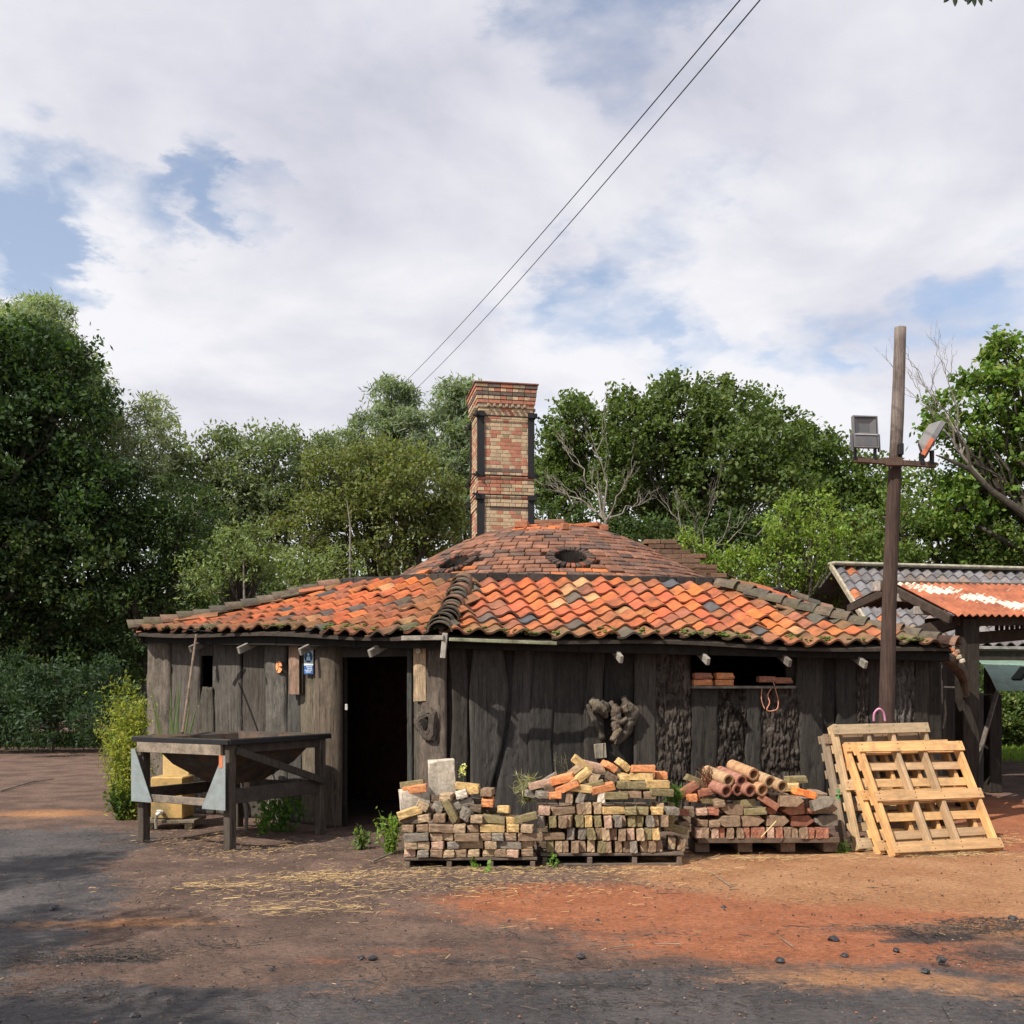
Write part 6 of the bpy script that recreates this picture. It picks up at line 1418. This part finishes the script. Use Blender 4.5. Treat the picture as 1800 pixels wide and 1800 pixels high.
mb = MB(); mb.cur = (.075, .065, .055); pl = [P(1830, 925, 25), P(1790, 895, 25), P(1745, 865, 25), P(1705, 825, 25), P(1660, 805, 25), P(1645, 800, 25)]; mb.tube(pl, [.10, .09, .075, .06, .035, .012], 9, jit=.06); mb.tube([P(1705, 825, 25), P(1700, 790, 25), P(1680, 760, 25)], [.06, .04, .02], 7); mb.tube([P(1830, 925, 25), Vector((P(1840, 0, 25).x, 25, 0))], [.10, .13], 9); mb.build('limb', M_TRUNK, lb)
for x0, x1, lab in ((425, 422, 'pale straight birch stem left of the roof hip'), (610, 604, 'dark thin stem above the left roof slope')):
    mb = MB(); mb.cur = (.30, .29, .24) if x0 == 425 else (.07, .06, .05); a = P(x0, 1208, 25.5); a.z = 0; mb.tube(branch_pts(a, P(x1+6, 960 if x0 == 425 else 880, 25.5), 9, .03), [.05, .046, .042, .038, .034, .03, .026, .02, .012], 8); tag(mb.build('tree_stem', M_TWIG, None, org=a), lab, 'tree stem')

# far woodland that reads as one mass behind everything
cl = []
for i in range(60):
    px = -150+i*36; cl.append(((P(px, 0, 52).x, 52+nr.uniform(-3, 3), nr.uniform(2.0, 7.5)), nr.uniform(2.2, 3.2)))
    cl.append(((P(px, 0, 50).x, 49+nr.uniform(-3, 3), nr.uniform(.5, 2.5)), nr.uniform(2.0, 2.6)))
pts, kk = crown_cloud(cl, 2.2, .8, .5); pts[:, 2] = np.maximum(pts[:, 2], .02)
V, Q = leaves(len(pts), pts, .34, 1.7); tag(np_mesh('far_woodland', V, Q, tint(len(pts), (.075, .115, .038))*kk[:, None], M_LEAF), kind='stuff')

# low plants ---------------------------------------------------------------
def weed(name, label, cat, base, h, w, n, stems, leaf, aspect, c, alt=None, altp=0, grp=None, flower=None, up=.3, D2=.6):
    base = Vector(base); t = thing(name, label, cat, tuple(base), grp); mb = MB(); mb.cur = tuple(q*.8 for q in c); pts = []
    for i in range(stems):
        a = rnd.uniform(0, 2*PI); r = w*rnd.uniform(.1, 1); hh = h*rnd.uniform(.55, 1); tp = base+Vector((math.cos(a)*r, math.sin(a)*r*D2, hh)); b = base+Vector((math.cos(a)*r*.35, math.sin(a)*r*.35*D2, 0))
        mid = b.lerp(tp, .5)+Vector((rnd.gauss(0, .03), rnd.gauss(0, .03), .05*h)); mb.tube([b, mid, tp], [.006, .005, .0025], 5)
        for _ in range(n//stems):
            u = rnd.random()**.8; p = b.lerp(mid, u*2) if u < .5 else mid.lerp(tp, u*2-1); s_ = (.02+.05*h)*rnd.random(); pts.append(p+Vector((rnd.gauss(0, s_), rnd.gauss(0, s_), rnd.gauss(0, s_*.6))))
    mb.build('stem', M_WEED, t); pts = np.array([tuple(p) for p in pts]); pts[:, 2] = np.maximum(pts[:, 2], .01); V, Q = leaves(len(pts), pts, leaf, aspect, 0, up); np_mesh('foliage', V, Q, tint(len(pts), c, .25, alt, altp), M_WEED, t); return t
yg = (.24, .28, .055)
weed('tall_weeds', 'tall yellow-green weeds at the left corner of the shed', 'weeds', G(226, 1440), 1.5, .27, 3600, 38, .055, 2.6, yg, (.35, .33, .08), .3)
weed('tall_weeds', 'feathery yellow-green growth behind the tall weeds beside the path', 'weeds', Vector((-5.3, 13.9, 0)), 1.8, .32, 2200, 26, .06, 3, (.20, .24, .05), (.3, .3, .08), .25)
weed('low_weeds', 'low dark green weeds at the foot of the tall weeds', 'weeds', G(218, 1440), .5, .26, 1500, 22, .05, 1.8, (.07, .12, .03))
weed('nettle_clump', 'bright green weed tuft at the left end of the brick pallets', 'weeds', G(688, 1500), .42, .18, 330, 16, .05, 2.4, (.20, .30, .06))
weed('nettle_clump', 'small drooping weed in front of the doorway', 'weeds', G(632, 1492), .22, .10, 170, 9, .06, 2.4, (.15, .21, .07))
weed('bramble', 'green bramble shoots growing in the dark under the hopper table', 'weeds', G(495, 1462), .42, .30, 420, 16, .055, 1.3, (.12, .22, .05))
weed('bramble', 'small bramble sprig beside the standpipe under the hopper', 'weeds', G(462, 1466), .22, .12, 110, 7, .05, 1.3, (.14, .25, .05))
weed('grass_tuft', 'dry straw-coloured tuft between the left and middle brick stacks', 'grass tuft', P(925, 1408, 9.75), .26, .14, 300, 26, .09, 9, (.34, .32, .19))
weed('grass_tuft', 'green grass tuft growing between the middle and right brick stacks', 'grass tuft', P(1185, 1420, 9.75), .24, .09, 260, 20, .07, 8, (.12, .22, .05))
weed('sprig', 'tiny leafy sprig under the left pallet edge, near its centre', 'weeds', G(833, 1528)+Vector((0, -.03, 0)), .12, .03, 22, 3, .04, 1.4, (.2, .34, .07), grp='tiny sprigs at the pallets')
weed('sprig', 'tiny leafy sprig at the right end of the left pallet', 'weeds', G(857, 1533)+Vector((0, -.03, 0)), .09, .025, 16, 2, .045, 1.2, (.2, .34, .07), grp='tiny sprigs at the pallets')
weed('sprig', 'tiny leafy sprig at the left corner of the middle pallet', 'weeds', G(972, 1524)+Vector((0, -.04, 0)), .13, .03, 26, 3, .04, 1.4, (.2, .34, .07), grp='tiny sprigs at the pallets')
weed('seedhead', 'thin dry seed stalks standing against the dark wall above the middle stack', 'weeds', P(985, 1395, 10.3), .42, .16, 90, 9, .022, 4, (.22, .20, .14))
weed('dry_stalks', 'tangle of dry reddish stalks on the left of the right brick stack', 'weeds', P(1245, 1388, 9.9), .24, .14, 120, 40, .03, 6, (.32, .17, .10))
weed('grass_tuft', 'small green tuft at the bottom right corner of the right brick pallet', 'grass tuft', G(1478, 1500), .12, .08, 120, 12, .05, 6, (.10, .17, .04))
# iris blades behind the hopper
t = thing('iris_plant', 'long pale green iris blades standing behind the hopper', 'plant', tuple(P(308, 1290, 12.2))); mb = MB()
for x0, x1, y1 in ((290, 262, 1200), (298, 300, 1205), (303, 318, 1195), (310, 312, 1188), (318, 335, 1225), (308, 296, 1240), (322, 348, 1232), (285, 268, 1240), (296, 310, 1225)):
    a, b = P(x0, 1330, 12.25), P(x1, y1, 12.2); m_ = a.lerp(b, .5)+Vector((.02, 0, .04)); w = .016; s = Vector((1, .2, 0)).normalized()
    vs = []
    for i in range(7):
        t_ = i/6; p = (a*(1-t_)**2+m_*2*t_*(1-t_)+b*t_*t_); ww = w*(1-t_**2)+.001; vs += [p-s*ww, p+Vector((0, -.004, 0)), p+s*ww]
    mb.add(vs, [q for i in range(6) for q in ((i*3, i*3+1, i*3+4, i*3+3), (i*3+1, i*3+2, i*3+5, i*3+4))], (.17*rnd.uniform(.8, 1.2), .23, .11))
mb.build('blades', M_WEED, t)
# climber with white flowers beside the slab
t = thing('flower_spray', 'small yellow-white flower spray against the wall above the left stack', 'flower', tuple(P(813, 1350, 9.9))); pts = np.array([tuple(P(813+rnd.gauss(0, 3), 1352+rnd.gauss(0, 7), 9.95)) for _ in range(26)]); V, Q = leaves(len(pts), pts, .035, 1.3); np_mesh('petals', V, Q, tint(len(pts), (.75, .75, .38), .1), M_WEED, t)
mb = MB(); mb.cur = (.12, .16, .06); mb.tube([P(813, 1390, 9.95), P(815, 1368, 9.95), P(812, 1345, 9.95)], .004, 5); mb.build('stem', M_WEED, t)

# straw, grit, coal ---------------------------------------------------------
def straw():
    n = 0; V = []; Q = []; C = []
    zones = [(600, 1560, 1.5, .45, 620, .07), (740, 1535, .9, .22, 330, .06), (450, 1500, .8, .35, 330, .06), (1000, 1535, 1.3, .14, 620, .055), (1330, 1512, .9, .09, 300, .07), (1650, 1505, .6, .10, 300, .08), (1760, 1480, .5, .25, 200, .07), (340, 1475, .5, .3, 160, .06), (560, 1545, .35, .12, 240, .09), (400, 1560, .3, .08, 120, .1), (1200, 1620, 1.8, .9, 22, .05), (700, 1640, 2.0, .7, 30, .05), (900, 1560, 1.2, .25, 420, .05), (520, 1600, .5, .15, 150, .1)]
    for px, py, rx, ry, cnt, ln in zones:
        c = G(px, py)
        for _ in range(int(cnt*1.35)):
            x = c.x+rnd.gauss(0, rx*.6); y = c.y+rnd.gauss(0, ry*.95); a = rnd.gauss(0, .7) if rnd.random() < .8 else rnd.uniform(0, PI); L = ln*min(2.6, rnd.lognormvariate(-.45, .6)); w = rnd.uniform(.0007, .0019)
            z0 = .016+rnd.uniform(0, .012); z1 = z0+rnd.uniform(-.004, .012); ca, sa = math.cos(a), math.sin(a); k = len(V)
            for t_, zz in ((-.5, z0), (.5, z1)):
                for s_, dz2 in ((-1, 0), (0, w*1.2), (1, 0)): V.append((x+ca*L*t_-sa*w*s_, y+sa*L*t_+ca*w*s_, zz+dz2))
            Q += [(k, k+1, k+4, k+3), (k+1, k+2, k+5, k+4)]; q = rnd.choice(((.50, .33, .13), (.42, .29, .14), (.27, .18, .10), (.15, .105, .075), (.60, .42, .18), (.10, .07, .055))); C += [q, q]
    o = np_mesh('straw', np.array(V), np.array(Q), np.array(C), M_PLAIN); tag(o, kind='stuff')
straw()
for (zx, zy, lab, L_, a) in ((1480, 1010, 'long straw stalk hanging down the front of the right brick stack', 0, 0),):
    px, py = c3(555, 1000); a_, b_ = P(*c3(575, 965), 9.66), P(*c3(500, 1045), 9.62); mb = MB(); mb.tube([a_, b_], .004, 5, (.75, .6, .3)); tag(mb.build('straw_stalk', M_PLAIN, None, org=a_), lab, 'straw stalk')
mb = MB()
for _ in range(4200):
    y = rnd.uniform(4.3, 11.5); x = rnd.uniform(-.52, .52)*y; r = rnd.choice((.002, .003, .003, .004, .005, .008)); c = rnd.choice(((.04, .035, .035), (.05, .045, .04), (.20, .16, .13), (.14, .09, .07), (.22, .10, .055)))
    mb.box((x, y, .012+r*.3), (r*2, r*rnd.uniform(1, 2.2), r*1.2), Matrix.Rotation(rnd.uniform(0, 3), 3, 'Z'), c, r*.5)
tag(mb.build('grit', M_PLAIN, None), kind='stuff')
def debris():
    V = []; Q = []; C = []
    for px, py, rx, ry, cnt in ((205, 1682, .22, .07, 520), (60, 1690, .5, .12, 380), (320, 1668, .35, .12, 260), (90, 1740, .35, .12, 160), (180, 1760, .3, .1, 110), (500, 1600, 1.2, .5, 380), (1660, 1638, .5, .07, 420), (1760, 1625, .35, .07, 320), (1740, 1690, .4, .12, 200),
                                (1010, 1735, .8, .12, 300), (1180, 1768, .8, .1, 200), (650, 1740, 1.2, .3, 240), (1000, 1650, 1.4, .3, 200), (430, 1500, .9, .3, 520), (300, 1560, .8, .35, 260), (800, 1560, 1.4, .2, 420), (250, 1480, .4, .2, 200), (600, 1478, .5, .15, 260), (1300, 1580, 1.5, .5, 140), (640, 1790, 1.6, .2, 260), (900, 1700, .8, .15, 240), (1790, 1780, .5, .2, 120)):
        c = G(px, py)
        for _ in range(cnt):
            x = c.x+rnd.gauss(0, rx*.7); y = c.y+rnd.gauss(0, ry*.9); a = rnd.gauss(-.4, .5) if rnd.random() < .7 else rnd.uniform(0, PI); L = min(.16, rnd.lognormvariate(-3.6, .7)); w = rnd.uniform(.0010, .0035)
            z0 = .015+rnd.uniform(0, .008); ca, sa = math.cos(a), math.sin(a); k = len(V); bd = rnd.uniform(-.2, .2)*L
            for t_ in (-.5, 0, .5):
                for s_, dz2 in ((-1, 0), (0, w*1.3), (1, 0)): V.append((x+ca*L*t_-sa*(w*s_+(bd if t_ == 0 else 0)), y+sa*L*t_+ca*(w*s_+(bd if t_ == 0 else 0)), z0+dz2))
            for q in (0, 3): Q += [(k+q, k+q+1, k+q+4, k+q+3), (k+q+1, k+q+2, k+q+5, k+q+4)]
            q = rnd.choice(((.030, .026, .025), (.05, .038, .032), (.02, .018, .018), (.09, .06, .045))); C += [q]*4
    tag(np_mesh('dark_debris', np.array(V), np.array(Q), np.array(C), M_PLAIN), kind='stuff')
debris()
coal = [(95, 1599, .032, 'black coal lump on the grey dirt at the far left'), (238, 1789, .026, 'black coal lump at the bottom edge left of centre'), (477, 1707, .016, 'small coal lump left of the picture centre on grey dirt'), (635, 1686, .020, 'round coal lump at the edge of the dark patch, centre'), (655, 1687, .024, 'flat coal lump touching the one beside it, centre'),
        (1050, 1619, .016, 'small coal bit on the orange dust, upper left part'), (1272, 1596, .017, 'small coal bit on the tan ground in front of the right stack'), (1021, 1684, .026, 'coal lump beside a dark wet streak on orange dust'), (1370, 1691, .026, 'coal lump right of the orange patch centre'), (1466, 1655, .034, 'largest grey-black coal lump on the orange dust'),
        (1484, 1682, .024, 'coal lump nearest below the largest lump'), (1626, 1710, .026, 'coal lump on the tan slab at the right'), (1780, 1617, .03, 'coal lump at the right edge on the slab corner'), (1655, 1690, .03, 'flat dark lump beside the slab edge right'), (1240, 1713, .012, 'tiny coal crumb above the dark front patch'), (765, 1762, .014, 'tiny coal crumb near the front, right of centre left'),
        (1575, 1672, .02, 'splintered dark chip on the orange dust at the right')]
def lump(c, r, name, lab, cat, m, colr, grp, sq=.7):
    bm = bmesh.new(); bmesh.ops.create_icosphere(bm, subdivisions=2, radius=1)
    s1 = rnd.uniform(0, 50)
    for v in bm.verts:
        k_ = 1+.5*float(fbm(v.co.x*1.6+s1, v.co.y*1.6+v.co.z*2.1, 70, 2)); v.co = Vector((v.co.x*k_*1.15, v.co.y*k_, v.co.z*k_*sq))*r
    me = bpy.data.meshes.new(name); bm.to_mesh(me); bm.free(); at = me.attributes.new('Col', 'FLOAT_COLOR', 'FACE'); at.data.foreach_set('color', [q for f in me.polygons for q in (*[w*rnd.uniform(.6, 1.5) for w in colr], 1)]); me.materials.append(m)
    o = bpy.data.objects.new(name, me); col.objects.link(o); o.location = c+Vector((0, 0, r*sq*.45)); o.rotation_euler.z = rnd.uniform(0, 6); tag(o, lab, cat, grp)
M_COAL = surf_mat('coal', None, .35, 30, .5, bump=.6, bscale=120, spec=.6)
for px, py, r, lab in coal: lump(G(px, py), r, 'coal_lump', lab, 'coal', M_COAL, (.018, .018, .021), 'coal lumps scattered on the yard')
mb = MB(); mb.cur = (.10, .085, .07)
for a, b, r in (((1070, 1672), (1115, 1667), .004), ((1150, 1665), (1195, 1666), .004), ((1250, 1538), (1284, 1562), .004), ((1370, 1712-60), (1395, 1672), .003)): mb.tube([G(*a)+Vector((0, 0, .02)), G(*b)+Vector((0, 0, .024))], r, 5, (.45, .33, .18))
for a, b, r in (((0, 1393), (60, 1376), .012), ((60, 1376), (95, 1372), .01), ((655, 1518), (690, 1505), .008)): mb.tube([G(*a)+Vector((0, 0, .02)), G(*b)+Vector((0, 0, .03))], r, 6, (.28, .23, .18))
tag(mb.build('twigs', M_TWIG, None), kind='stuff')
# grass under the far fence
n = 9000; xs_ = nr.uniform(9, 18, n); ys_ = nr.uniform(21.5, 27, n); V, Q = leaves(n, np.stack([xs_, ys_, np.full(n, .01)], 1), .16, 8, -2.5, .1)
tag(np_mesh('grass', V, Q, tint(n, (.17, .27, .05)), M_WEED), kind='stuff')
n = 9000; xs_ = nr.uniform(-24, -9, n); ys_ = nr.uniform(26, 33, n); V, Q = leaves(n, np.stack([xs_, ys_, np.full(n, .01)], 1), .22, 8, -2.5, .1)
tag(np_mesh('grass_verge', V, Q, tint(n, (.045, .075, .03)), M_WEED), kind='stuff')

print('LEAVES', LEAFN[0])
